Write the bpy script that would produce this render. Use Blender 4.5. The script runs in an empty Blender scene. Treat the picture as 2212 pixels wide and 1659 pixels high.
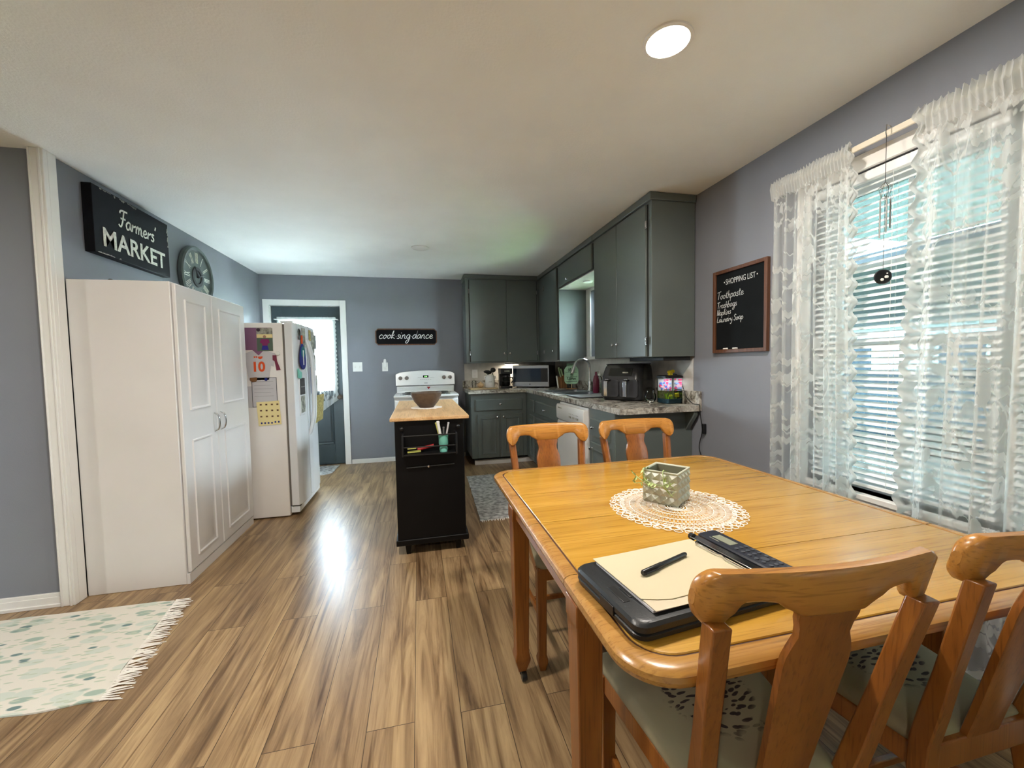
import bpy, bmesh, math, random
from mathutils import Vector, Matrix, noise
R = math.radians
random.seed(7)
scene = bpy.context.scene
COL = scene.collection

# ------------------------------------------------------------------ camera, world, lights, exposure
H = 2.44                      # ceiling
XL, XR, YB = -1.89, 1.95, 5.63
cam_d = bpy.data.cameras.new('camera'); cam = bpy.data.objects.new('camera', cam_d); COL.objects.link(cam)
cam_d.sensor_width = 36; cam_d.lens = 876.3/2212*36; cam_d.clip_start = 0.02
yaw, pit, rol = .22584, .04955, .01904
fwd = Vector((math.sin(yaw)*math.cos(pit), math.cos(yaw)*math.cos(pit), -math.sin(pit)))
rt = Vector((math.cos(yaw), -math.sin(yaw), 0)); dn = fwd.cross(rt)
cx = math.cos(rol)*rt + math.sin(rol)*dn; cd = -math.sin(rol)*rt + math.cos(rol)*dn
m = Matrix((cx, -cd, -fwd)).transposed().to_4x4(); m.translation = (0, 0, 1.275)
cam.matrix_world = m
scene.camera = cam

w = bpy.data.worlds.new('sky'); scene.world = w; w.use_nodes = True
nt = w.node_tree; nt.nodes.clear()
wo = nt.nodes.new('ShaderNodeOutputWorld'); wb = nt.nodes.new('ShaderNodeBackground')
wb.inputs['Color'].default_value = (.78, .91, 1.0, 1); wb.inputs['Strength'].default_value = 50
nt.links.new(wb.outputs[0], wo.inputs[0])

WARM = (1.0, .92, .83)
LAMP_W = 13.8
vs = scene.view_settings
vs.view_transform = 'Standard'; vs.look = 'None'; vs.exposure = 1.18; vs.gamma = 1.0
vs.use_curve_mapping = False
cy = scene.cycles
cy.max_bounces = 10; cy.diffuse_bounces = 5; cy.glossy_bounces = 4; cy.transmission_bounces = 6
cy.transparent_max_bounces = 28; cy.sample_clamp_indirect = 20; cy.caustics_reflective = False; cy.caustics_refractive = False
try:
    cy.use_denoising = True
except Exception: pass

# daylight portals in the window openings (they only guide sky light in)
def portal(loc, rot, sx, sy):
    l = bpy.data.lights.new('sky_portal', 'AREA'); l.shape = 'RECTANGLE'; l.size = sx; l.size_y = sy
    l.cycles.is_portal = True
    o = bpy.data.objects.new('sky_portal', l); COL.objects.link(o); o.location = loc; o.rotation_euler = rot
portal((XR+.19, 1.0, 1.37), (0, R(90), 0), 1.5, 1.5)
portal((XR+.19, -1.85, 1.4), (0, R(90), 0), 1.4, 1.1)
portal((XR+.19, 3.98, 1.73), (0, R(90), 0), .8, .8)
portal((-1.375, YB+.16, 1.43), (R(-90), 0, 0), .60, .9)

# ------------------------------------------------------------------ materials
def srgb(r, g, b):
    f = lambda c: (c/255/12.92) if c/255 <= .04045 else ((c/255+.055)/1.055)**2.4
    return (f(r), f(g), f(b), 1)
def newmat(name):
    M = bpy.data.materials.new(name); M.use_nodes = True
    return M, M.node_tree, M.node_tree.nodes['Principled BSDF']
def N(nt, t, **kw):
    n = nt.nodes.new(t)
    for k, v in kw.items():
        if k.startswith('i_'):
            n.inputs[k[2:].replace('_', ' ')].default_value = v
        else: setattr(n, k, v)
    return n
def L(nt, a, b): nt.links.new(a, b)
def ramp(nt, stops, src=None, interp='LINEAR'):
    r = nt.nodes.new('ShaderNodeValToRGB'); r.color_ramp.interpolation = interp
    e = r.color_ramp.elements
    while len(e) < len(stops): e.new(.5)
    for i, (p, c) in enumerate(stops): e[i].position = p; e[i].color = c if len(c) == 4 else (*c, 1)
    if src is not None: nt.links.new(src, r.inputs[0])
    return r
def mat(name, col, rough=.5, metal=0, bump=0, bscale=200, var=0, vscale=3, spec=None, coat=0, coord='Object'):
    M, nt, P = newmat(name)
    P.inputs['Base Color'].default_value = col; P.inputs['Roughness'].default_value = rough
    P.inputs['Metallic'].default_value = metal
    if spec is not None: P.inputs['Specular IOR Level'].default_value = spec
    if coat: P.inputs['Coat Weight'].default_value = coat; P.inputs['Coat Roughness'].default_value = .12
    tc = N(nt, 'ShaderNodeTexCoord')
    no = N(nt, 'ShaderNodeTexNoise', i_Scale=vscale, i_Detail=4.0)
    L(nt, tc.outputs[coord], no.inputs['Vector'])
    v = var if var else .02
    c1 = tuple(min(1, c*(1-v)) for c in col[:3]); c2 = tuple(min(1, c*(1+v)) for c in col[:3])
    rr = ramp(nt, [(.35, c1), (.65, c2)], no.outputs['Fac']); L(nt, rr.outputs[0], P.inputs['Base Color'])
    if bump:
        nb = N(nt, 'ShaderNodeTexNoise', i_Scale=bscale, i_Detail=3.0); L(nt, tc.outputs[coord], nb.inputs['Vector'])
        b = N(nt, 'ShaderNodeBump', i_Strength=bump, i_Distance=.002); L(nt, nb.outputs['Fac'], b.inputs['Height'])
        L(nt, b.outputs[0], P.inputs['Normal'])
    return M
def wood(name, c_dark, c_mid, c_light, axis='X', scale=1.0, rough=.35, coat=0, gscale=1.0, knots=False, contrast=.5):
    M, nt, P = newmat(name)
    P.inputs['Roughness'].default_value = rough
    if coat: P.inputs['Coat Weight'].default_value = coat; P.inputs['Coat Roughness'].default_value = .15
    tc = N(nt, 'ShaderNodeTexCoord'); mp = N(nt, 'ShaderNodeMapping')
    s = {'X': (1.2, 16, 16), 'Y': (16, 1.2, 16), 'Z': (16, 16, 1.2)}[axis]
    mp.inputs['Scale'].default_value = tuple(k*scale for k in s)
    L(nt, tc.outputs['Object'], mp.inputs['Vector'])
    n1 = N(nt, 'ShaderNodeTexNoise', i_Scale=1.3, i_Detail=6.0, i_Distortion=.9); L(nt, mp.outputs[0], n1.inputs['Vector'])
    mp2 = N(nt, 'ShaderNodeMapping'); s2 = {'X': (5, 190, 190), 'Y': (190, 5, 190), 'Z': (190, 190, 5)}[axis]
    mp2.inputs['Scale'].default_value = tuple(k*gscale for k in s2); L(nt, tc.outputs['Object'], mp2.inputs['Vector'])
    n2 = N(nt, 'ShaderNodeTexNoise', i_Scale=1.0, i_Detail=3.0, i_Distortion=.3); L(nt, mp2.outputs[0], n2.inputs['Vector'])
    r1 = ramp(nt, [(.5-contrast*.5, c_dark), (.5, c_mid), (.5+contrast*.4, c_light)], n1.outputs['Fac'])
    r2 = ramp(nt, [(.30, (.52, .47, .42)), (.48, (1, 1, 1))], n2.outputs['Fac'])
    mx = N(nt, 'ShaderNodeMix', data_type='RGBA', blend_type='MULTIPLY'); mx.inputs[0].default_value = .7
    L(nt, r1.outputs[0], mx.inputs[6]); L(nt, r2.outputs[0], mx.inputs[7]); L(nt, mx.outputs[2], P.inputs['Base Color'])
    b = N(nt, 'ShaderNodeBump', i_Strength=.12, i_Distance=.001); L(nt, n2.outputs['Fac'], b.inputs['Height']); L(nt, b.outputs[0], P.inputs['Normal'])
    return M

M_wall = mat('wall_paint', srgb(129, 132, 140), .55, bump=.15, bscale=160)
M_ceil = mat('ceiling_paint', srgb(240, 242, 239), .8, bump=.5, bscale=90)
M_trim = mat('trim_white', srgb(232, 230, 226), .35)
M_cab = mat('cabinet_paint', srgb(96, 104, 101), .3, bump=.05, bscale=60, var=.04)
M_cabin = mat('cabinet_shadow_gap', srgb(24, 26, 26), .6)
M_pantry = mat('pantry_white', srgb(226, 224, 223), .32)
M_fridge = mat('fridge_enamel', srgb(238, 234, 230), .28, bump=.12, bscale=420)
M_fdoor = mat('fridge_door_enamel', srgb(226, 228, 230), .16)
M_appl = mat('appliance_white', srgb(232, 232, 230), .18)
M_dark = mat('dark_plastic', srgb(22, 23, 24), .35)
M_black = mat('black_lacquer', srgb(6, 6, 7), .45, spec=.25)
M_rubber = mat('grey_seam', srgb(110, 105, 98), .7)
M_chrome = mat('chrome', srgb(215, 215, 215), .12, metal=1)
M_nickel = mat('nickel', srgb(170, 170, 168), .25, metal=1)
M_steel = mat('stainless', srgb(178, 182, 186), .28, metal=1, bump=.05)
M_door = mat('door_paint', srgb(58, 70, 74), .35)
M_oak = wood('oak_top', srgb(156, 112, 38), srgb(184, 138, 52), srgb(197, 152, 66), 'X', .8, .24, coat=.25, contrast=.7)
M_oakrim = wood('oak_rim', srgb(146, 102, 46), srgb(170, 124, 62), srgb(182, 139, 78), 'X', 1.2, .25, coat=.3, contrast=.7)
M_oakz = wood('oak_leg', srgb(112, 62, 22), srgb(140, 84, 32), srgb(154, 98, 42), 'Z', 1.0, .28, coat=.2, contrast=.8)
M_oakc = wood('oak_chair', srgb(150, 96, 38), srgb(178, 122, 54), srgb(190, 136, 64), 'X', 1.0, .28, coat=.2, contrast=.8)
M_groove = mat('groove_dark', srgb(66, 34, 14), .6)
M_butcher = wood('butcher_block', srgb(180, 136, 86), srgb(212, 172, 122), srgb(222, 186, 138), 'Y', .7, .4, contrast=.6)
M_boardw = wood('pale_board', srgb(186, 158, 118), srgb(206, 182, 142), srgb(214, 192, 156), 'X', 2, .5)
M_kblock = wood('knife_block_wood', srgb(120, 84, 48), srgb(150, 108, 64), srgb(164, 122, 76), 'Z', 2, .5)
M_frame = wood('walnut_frame', srgb(72, 44, 28), srgb(96, 60, 38), srgb(108, 70, 46), 'Z', 2, .5)
M_chalk = mat('chalkboard', srgb(18, 21, 23), .8, var=.12, vscale=9, spec=.15)
M_chalkw = mat('chalk_marks', srgb(196, 200, 200), .9, var=.2, vscale=120)
M_white = mat('white_paint', srgb(238, 238, 234), .5)
M_bowl = mat('stoneware_brown', srgb(92, 78, 66), .6, var=.15, vscale=40, bump=.3, bscale=90)
M_crochet = mat('crochet_cotton', srgb(242, 238, 232), .9, bump=.4, bscale=500)
M_vase = mat('sage_ceramic', srgb(182, 183, 166), .3, var=.06, vscale=20)
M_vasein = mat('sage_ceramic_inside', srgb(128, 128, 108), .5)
M_leaf = mat('sprig_green', srgb(168, 188, 124), .6, var=.15, vscale=60)
M_paper = mat('cream_paper', srgb(194, 183, 154), .8)
M_paperw = mat('white_paper', srgb(200, 198, 202), .8)
M_keys = mat('calculator_key', srgb(62, 66, 74), .4)
M_calc = mat('calculator_case', srgb(34, 38, 48), .35)
M_lcd = mat('calculator_display', srgb(134, 138, 120), .25)
M_clip = mat('clipboard_plastic', srgb(30, 33, 36), .36, bump=.15, bscale=300)
M_teal = mat('teal_plastic', srgb(120, 196, 180), .4)
M_red = mat('red_plastic', srgb(150, 22, 24), .45)
M_yel = mat('yellow_green_plastic', srgb(222, 222, 120), .5)
M_yellow = mat('yellow_plastic', srgb(244, 216, 30), .4)
M_green = mat('dish_soap_green', srgb(20, 120, 56), .2)
M_maroon = mat('maroon_plastic', srgb(118, 40, 66), .3)
M_microglass = mat('microwave_glass', srgb(38, 52, 66), .08)
M_purple = mat('purple_card', srgb(132, 92, 122), .8)
M_navy = mat('navy_fabric', srgb(20, 34, 120), .7)
M_tealdk = mat('dark_teal_fabric', srgb(20, 110, 118), .7)
M_orange = mat('orange_ink', srgb(222, 84, 30), .8)
M_cardyel = mat('pale_yellow_card', srgb(236, 220, 160), .8)
M_kraft = mat('kraft_card', srgb(168, 154, 96), .85, var=.3, vscale=50)
M_clutter = mat('photo_clutter', srgb(150, 150, 138), .7, var=.55, vscale=30)
M_signblk = mat('sign_black', srgb(12, 12, 16), .65, var=.2, vscale=8, spec=.15)
M_distress = mat('sign_worn_edge', srgb(150, 146, 138), .8, var=.4, vscale=60)
M_signletter = mat('sign_letter_white', srgb(214, 212, 200), .7, var=.18, vscale=70)
M_clockface = mat('clock_pewter', srgb(84, 92, 90), .45, var=.2, vscale=14)
M_clockdk = mat('clock_dark', srgb(36, 40, 40), .5)
M_onion = mat('onion_skin', srgb(206, 172, 128), .45, var=.15, vscale=30)
M_mint = mat('mint_board', srgb(162, 206, 172), .7, var=.1, vscale=30)
M_gravel = mat('blue_gravel', srgb(24, 72, 92), .7, var=.6, vscale=260)
M_lcdg = mat('range_display_green', srgb(16, 30, 14), .2)
M_beige = mat('backsplash_panel', srgb(196, 192, 184), .35, var=.08, vscale=14)
M_matgrey = mat('mat_grey', srgb(172, 172, 170), .9, bump=1, bscale=140, var=.45, vscale=26)
M_string = mat('string', srgb(60, 60, 60), .6)
M_rodw = mat('rod_cream', srgb(226, 216, 196), .4)
M_slat = mat('blind_slat', srgb(238, 240, 240), .45)
M_vinyl = mat('window_vinyl', srgb(232, 236, 238), .35)
M_grass = mat('lawn', srgb(104, 140, 76), .95, var=.3, vscale=3, bump=.5, bscale=30)
M_conc = mat('concrete', srgb(196, 194, 188), .9, var=.1, vscale=2)
M_siding = mat('siding', srgb(206, 210, 214), .7)
M_roof = mat('roof_shingle', srgb(110, 110, 112), .9)
M_car = mat('car_paint', srgb(90, 108, 124), .2)
M_bark = mat('bark', srgb(92, 76, 60), .9, var=.2, vscale=8)
M_foliage = mat('foliage', srgb(58, 92, 40), .9, var=.4, vscale=3)

def emis(name, col, s):
    M = bpy.data.materials.new(name); M.use_nodes = True; nt = M.node_tree; nt.nodes.clear()
    o = nt.nodes.new('ShaderNodeOutputMaterial'); e = nt.nodes.new('ShaderNodeEmission')
    e.inputs[0].default_value = (*col, 1) if len(col) == 3 else col; e.inputs[1].default_value = s; L(nt, e.outputs[0], o.inputs[0]); return M
M_lamp = emis('lamp_lens_lit', (1, .93, .82), 9)
M_lcdlit = emis('range_clock_digits', (.3, 1, .25), 1.6)
M_tanklit = None
def glass(name, tint=(1, 1, 1, 1), gloss=.08, rough=.02):
    M = bpy.data.materials.new(name); M.use_nodes = True; nt = M.node_tree; nt.nodes.clear()
    o = nt.nodes.new('ShaderNodeOutputMaterial'); t = nt.nodes.new('ShaderNodeBsdfTransparent'); g = nt.nodes.new('ShaderNodeBsdfGlossy')
    fr = nt.nodes.new('ShaderNodeFresnel'); fr.inputs[0].default_value = 1.35
    t.inputs[0].default_value = tint; g.inputs['Roughness'].default_value = rough
    x = nt.nodes.new('ShaderNodeMixShader'); L(nt, fr.outputs[0], x.inputs[0]); L(nt, t.outputs[0], x.inputs[1]); L(nt, g.outputs[0], x.inputs[2]); L(nt, x.outputs[0], o.inputs[0])
    return M
M_glass = glass('window_glass', (.96, .99, 1, 1))
M_dimglass = glass('dimmed_window_glass', (.23, .27, .28, 1))  # tint added to dim the daylight through the dining panes
M_clear = glass('clear_acrylic', (.9, .93, .92, 1))
M_water = glass('tank_water', (.80, .86, .62, 1))

# floor planks running away from the camera (along Y)
def floor_mat():
    M, nt, P = newmat('plank_floor')
    tc = N(nt, 'ShaderNodeTexCoord'); sp = N(nt, 'ShaderNodeSeparateXYZ'); L(nt, tc.outputs['Object'], sp.inputs[0])
    cb = N(nt, 'ShaderNodeCombineXYZ'); L(nt, sp.outputs['Y'], cb.inputs['X']); L(nt, sp.outputs['X'], cb.inputs['Y'])
    br = N(nt, 'ShaderNodeTexBrick', i_Scale=1.0, i_Mortar_Size=.0012, i_Brick_Width=1.22, i_Row_Height=.165, i_Bias=0.0)
    br.offset = .37; br.inputs['Color1'].default_value = (0, 0, 0, 1); br.inputs['Color2'].default_value = (1, 1, 1, 1); br.inputs['Mortar'].default_value = (.5, .5, .5, 1)
    L(nt, cb.outputs[0], br.inputs['Vector'])
    sc = N(nt, 'ShaderNodeVectorMath', operation='SCALE'); sc.inputs['Scale'].default_value = 37.0; L(nt, br.outputs['Color'], sc.inputs[0])
    ad = N(nt, 'ShaderNodeVectorMath', operation='ADD'); L(nt, tc.outputs['Object'], ad.inputs[0]); L(nt, sc.outputs[0], ad.inputs[1])
    m1 = N(nt, 'ShaderNodeMapping'); m1.inputs['Scale'].default_value = (13, 1.1, 1); L(nt, ad.outputs[0], m1.inputs['Vector'])
    n1 = N(nt, 'ShaderNodeTexNoise', i_Scale=1.0, i_Detail=7.0, i_Roughness=.62, i_Distortion=1.3); L(nt, m1.outputs[0], n1.inputs['Vector'])
    m2 = N(nt, 'ShaderNodeMapping'); m2.inputs['Scale'].default_value = (70, 2.6, 1); L(nt, ad.outputs[0], m2.inputs['Vector'])
    n2 = N(nt, 'ShaderNodeTexNoise', i_Scale=1.0, i_Detail=5.0, i_Distortion=.8); L(nt, m2.outputs[0], n2.inputs['Vector'])
    m3 = N(nt, 'ShaderNodeMapping'); m3.inputs['Scale'].default_value = (22, 1.0, 1); L(nt, ad.outputs[0], m3.inputs['Vector'])
    n3 = N(nt, 'ShaderNodeTexNoise', i_Scale=.55, i_Detail=2.0, i_Distortion=2.5); L(nt, m3.outputs[0], n3.inputs['Vector'])
    r1 = ramp(nt, [(.25, srgb(80, 62, 44)), (.40, srgb(130, 105, 76)), (.54, srgb(162, 135, 100)), (.72, srgb(188, 161, 120))], n1.outputs['Fac'])
    r2 = ramp(nt, [(.34, (.56, .50, .44)), (.50, (1, 1, 1))], n2.outputs['Fac'])
    r3 = ramp(nt, [(.29, (.40, .33, .28)), (.38, (1, 1, 1))], n3.outputs['Fac'])
    a = N(nt, 'ShaderNodeMix', data_type='RGBA', blend_type='MULTIPLY'); a.inputs[0].default_value = .6; L(nt, r1.outputs[0], a.inputs[6]); L(nt, r2.outputs[0], a.inputs[7])
    b = N(nt, 'ShaderNodeMix', data_type='RGBA', blend_type='MULTIPLY'); b.inputs[0].default_value = .82; L(nt, a.outputs[2], b.inputs[6]); L(nt, r3.outputs[0], b.inputs[7])
    r4 = ramp(nt, [(0, (.88, .86, .85)), (1, (1.05, 1.04, 1.02))], br.outputs['Color'])
    c = N(nt, 'ShaderNodeMix', data_type='RGBA', blend_type='MULTIPLY'); c.inputs[0].default_value = 1; L(nt, b.outputs[2], c.inputs[6]); L(nt, r4.outputs[0], c.inputs[7])
    d = N(nt, 'ShaderNodeMix', data_type='RGBA'); L(nt, br.outputs['Fac'], d.inputs[0]); L(nt, c.outputs[2], d.inputs[6]); d.inputs[7].default_value = srgb(62, 48, 36)
    L(nt, d.outputs[2], P.inputs['Base Color'])
    P.inputs['Roughness'].default_value = .31; P.inputs['Specular IOR Level'].default_value = .42
    bp = N(nt, 'ShaderNodeBump', i_Strength=.25, i_Distance=.0012); L(nt, n2.outputs['Fac'], bp.inputs['Height']); L(nt, bp.outputs[0], P.inputs['Normal'])
    return M
M_floor = floor_mat()

def counter_mat():
    M, nt, P = newmat('granite_laminate')
    tc = N(nt, 'ShaderNodeTexCoord')
    n1 = N(nt, 'ShaderNodeTexNoise', i_Scale=7.0, i_Detail=7.0, i_Roughness=.7, i_Distortion=1.2); L(nt, tc.outputs['Object'], n1.inputs['Vector'])
    n2 = N(nt, 'ShaderNodeTexNoise', i_Scale=55.0, i_Detail=4.0); L(nt, tc.outputs['Object'], n2.inputs['Vector'])
    r1 = ramp(nt, [(.36, srgb(72, 66, 60)), (.46, srgb(150, 144, 134)), (.55, srgb(202, 198, 188)), (.66, srgb(168, 160, 146))], n1.outputs['Fac'])
    r2 = ramp(nt, [(.38, (.55, .52, .5)), (.52, (1, 1, 1))], n2.outputs['Fac'])
    a = N(nt, 'ShaderNodeMix', data_type='RGBA', blend_type='MULTIPLY'); a.inputs[0].default_value = .6; L(nt, r1.outputs[0], a.inputs[6]); L(nt, r2.outputs[0], a.inputs[7])
    L(nt, a.outputs[2], P.inputs['Base Color']); P.inputs['Roughness'].default_value = .25
    return M
M_counter = counter_mat()

def rug_mat():
    M, nt, P = newmat('leaf_print_rug')
    tc = N(nt, 'ShaderNodeTexCoord')
    def leaves(scale, rot, stretch, thr, seed):
        mp = N(nt, 'ShaderNodeMapping'); mp.inputs['Rotation'].default_value = (0, 0, rot); mp.inputs['Scale'].default_value = (scale, scale*stretch, 1); mp.inputs['Location'].default_value = (seed, seed*.7, 0)
        L(nt, tc.outputs['Object'], mp.inputs['Vector'])
        v = N(nt, 'ShaderNodeTexVoronoi', i_Scale=1.0, i_Randomness=.9); L(nt, mp.outputs[0], v.inputs['Vector'])
        r = ramp(nt, [(thr, (1, 1, 1)), (thr+.05, (0, 0, 0))], v.outputs['Distance'])
        return r, v
    base = srgb(226, 222, 212); last = None
    cols = [srgb(206, 214, 204), srgb(164, 184, 172), srgb(112, 138, 138), srgb(192, 202, 184)]
    cur = None
    for k, (s, ro, st, th) in enumerate([(7, .5, 2.2, .36), (7, 1.3, 2.4, .25), (7.5, .2, 2.2, .17), (14, 2.1, 4.5, .28)]):
        r, v = leaves(s, ro, st, th, 3.1*k+1)
        x = N(nt, 'ShaderNodeMix', data_type='RGBA'); L(nt, r.outputs[0], x.inputs[0])
        if cur is None: x.inputs[6].default_value = base
        else: L(nt, cur, x.inputs[6])
        x.inputs[7].default_value = cols[k]; cur = x.outputs[2]
    L(nt, cur, P.inputs['Base Color']); P.inputs['Roughness'].default_value = .9
    nb = N(nt, 'ShaderNodeTexNoise', i_Scale=400.0); L(nt, tc.outputs['Object'], nb.inputs['Vector'])
    bp = N(nt, 'ShaderNodeBump', i_Strength=.5, i_Distance=.002); L(nt, nb.outputs['Fac'], bp.inputs['Height']); L(nt, bp.outputs[0], P.inputs['Normal'])
    return M
M_rug = rug_mat()

def cushion_mat():
    M, nt, P = newmat('embroidered_cushion')
    tc = N(nt, 'ShaderNodeTexCoord')
    v = N(nt, 'ShaderNodeTexVoronoi', i_Scale=1.0); mp = N(nt, 'ShaderNodeMapping'); mp.inputs['Scale'].default_value = (42, 92, 1); mp.inputs['Rotation'].default_value = (0, 0, .6)
    nw = N(nt, 'ShaderNodeTexNoise', i_Scale=9.0); L(nt, tc.outputs['Object'], nw.inputs['Vector'])
    ad = N(nt, 'ShaderNodeMix', data_type='RGBA'); ad.inputs[0].default_value = .06; L(nt, tc.outputs['Object'], ad.inputs[6]); L(nt, nw.outputs['Color'], ad.inputs[7])
    L(nt, ad.outputs[2], mp.inputs['Vector']); L(nt, mp.outputs[0], v.inputs['Vector'])
    r = ramp(nt, [(.36, (1, 1, 1)), (.42, (0, 0, 0))], v.outputs['Distance'])
    sp = N(nt, 'ShaderNodeVectorMath', operation='LENGTH'); m2 = N(nt, 'ShaderNodeMapping'); m2.inputs['Scale'].default_value = (1, 1.0, 0); L(nt, tc.outputs['Object'], m2.inputs['Vector']); L(nt, m2.outputs[0], sp.inputs[0])
    n3 = N(nt, 'ShaderNodeTexNoise', i_Scale=14.0); L(nt, tc.outputs['Object'], n3.inputs['Vector'])
    s2 = N(nt, 'ShaderNodeMath', operation='MULTIPLY_ADD'); L(nt, n3.outputs['Fac'], s2.inputs[0]); s2.inputs[1].default_value = .12; L(nt, sp.outputs['Value'], s2.inputs[2])
    r2 = ramp(nt, [(.155, (1, 1, 1)), (.175, (0, 0, 0))], s2.outputs[0])
    mu = N(nt, 'ShaderNodeMath', operation='MULTIPLY'); L(nt, r.outputs[0], mu.inputs[0]); L(nt, r2.outputs[0], mu.inputs[1])
    x = N(nt, 'ShaderNodeMix', data_type='RGBA'); L(nt, mu.outputs[0], x.inputs[0]); x.inputs[6].default_value = srgb(148, 140, 112); x.inputs[7].default_value = srgb(52, 40, 36)
    L(nt, x.outputs[2], P.inputs['Base Color']); P.inputs['Roughness'].default_value = .85
    return M
M_cushion = cushion_mat()

def lace_mat(name, base, leafd, s):
    """white net curtain: sheer ground, denser woven leaves and stems (pattern from the cloth's own UVs)"""
    M = bpy.data.materials.new(name); M.use_nodes = True; nt = M.node_tree; nt.nodes.clear()
    o = nt.nodes.new('ShaderNodeOutputMaterial')
    uv = N(nt, 'ShaderNodeUVMap'); uv.uv_map = 'UVMap'
    nz = N(nt, 'ShaderNodeTexNoise', i_Scale=5.0*s, i_Detail=2.0); L(nt, uv.outputs[0], nz.inputs['Vector'])
    ad = N(nt, 'ShaderNodeMix', data_type='RGBA'); ad.inputs[0].default_value = .05; L(nt, uv.outputs[0], ad.inputs[6]); L(nt, nz.outputs['Color'], ad.inputs[7])
    def leaf(sx, sy, rot, thr, off):
        mp = N(nt, 'ShaderNodeMapping'); mp.inputs['Scale'].default_value = (sx*s, sy*s, 1); mp.inputs['Rotation'].default_value = (0, 0, rot); mp.inputs['Location'].default_value = (off, off, 0)
        L(nt, ad.outputs[2], mp.inputs['Vector']); v = N(nt, 'ShaderNodeTexVoronoi', i_Scale=1.0, i_Randomness=.75); L(nt, mp.outputs[0], v.inputs['Vector'])
        return ramp(nt, [(thr, (1, 1, 1)), (thr+.04, (0, 0, 0))], v.outputs['Distance'])
    a = leaf(15, 26, .6, .38, .3); b = leaf(24, 13, .3, .34, 4.1)
    st = N(nt, 'ShaderNodeTexNoise', i_Scale=4.2*s, i_Detail=1.0, i_Distortion=.6); L(nt, uv.outputs[0], st.inputs['Vector'])
    stem = ramp(nt, [(.478, (0, 0, 0)), (.49, (1, 1, 1)), (.505, (1, 1, 1)), (.517, (0, 0, 0))], st.outputs['Fac'])
    # leaves cluster along the stems
    cl = ramp(nt, [(.34, (0, 0, 0)), (.42, (1, 1, 1)), (.56, (1, 1, 1)), (.62, (0, 0, 0))], st.outputs['Fac'])
    mx = N(nt, 'ShaderNodeMath', operation='MAXIMUM'); L(nt, a.outputs[0], mx.inputs[0]); L(nt, b.outputs[0], mx.inputs[1])
    mm = N(nt, 'ShaderNodeMath', operation='MULTIPLY'); L(nt, mx.outputs[0], mm.inputs[0]); L(nt, cl.outputs[0], mm.inputs[1])
    m2 = N(nt, 'ShaderNodeMath', operation='MAXIMUM'); L(nt, mm.outputs[0], m2.inputs[0]); L(nt, stem.outputs[0], m2.inputs[1])
    # woven border column near the inner scalloped edge, stored in UV.z-free attribute 'edge'
    at = N(nt, 'ShaderNodeAttribute', attribute_name='dense')
    m3 = N(nt, 'ShaderNodeMath', operation='MAXIMUM'); L(nt, m2.outputs[0], m3.inputs[0]); L(nt, at.outputs['Fac'], m3.inputs[1])
    al = N(nt, 'ShaderNodeMapRange'); L(nt, m3.outputs[0], al.inputs[0]); al.inputs[3].default_value = base; al.inputs[4].default_value = leafd
    t = nt.nodes.new('ShaderNodeBsdfTransparent'); d = nt.nodes.new('ShaderNodeBsdfDiffuse'); tr = nt.nodes.new('ShaderNodeBsdfTranslucent')
    d.inputs[0].default_value = (.70, .71, .70, 1); tr.inputs[0].default_value = (.78, .82, .80, 1)
    x1 = nt.nodes.new('ShaderNodeMixShader'); x1.inputs[0].default_value = .45; L(nt, d.outputs[0], x1.inputs[1]); L(nt, tr.outputs[0], x1.inputs[2])
    x2 = nt.nodes.new('ShaderNodeMixShader'); L(nt, al.outputs[0], x2.inputs[0]); L(nt, t.outputs[0], x2.inputs[1]); L(nt, x1.outputs[0], x2.inputs[2]); L(nt, x2.outputs[0], o.inputs[0])
    return M
M_lace = lace_mat('lace_curtain', .34, .92, 1.0)
M_lace2 = lace_mat('door_lace', .14, .9, 1.6)

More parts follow.
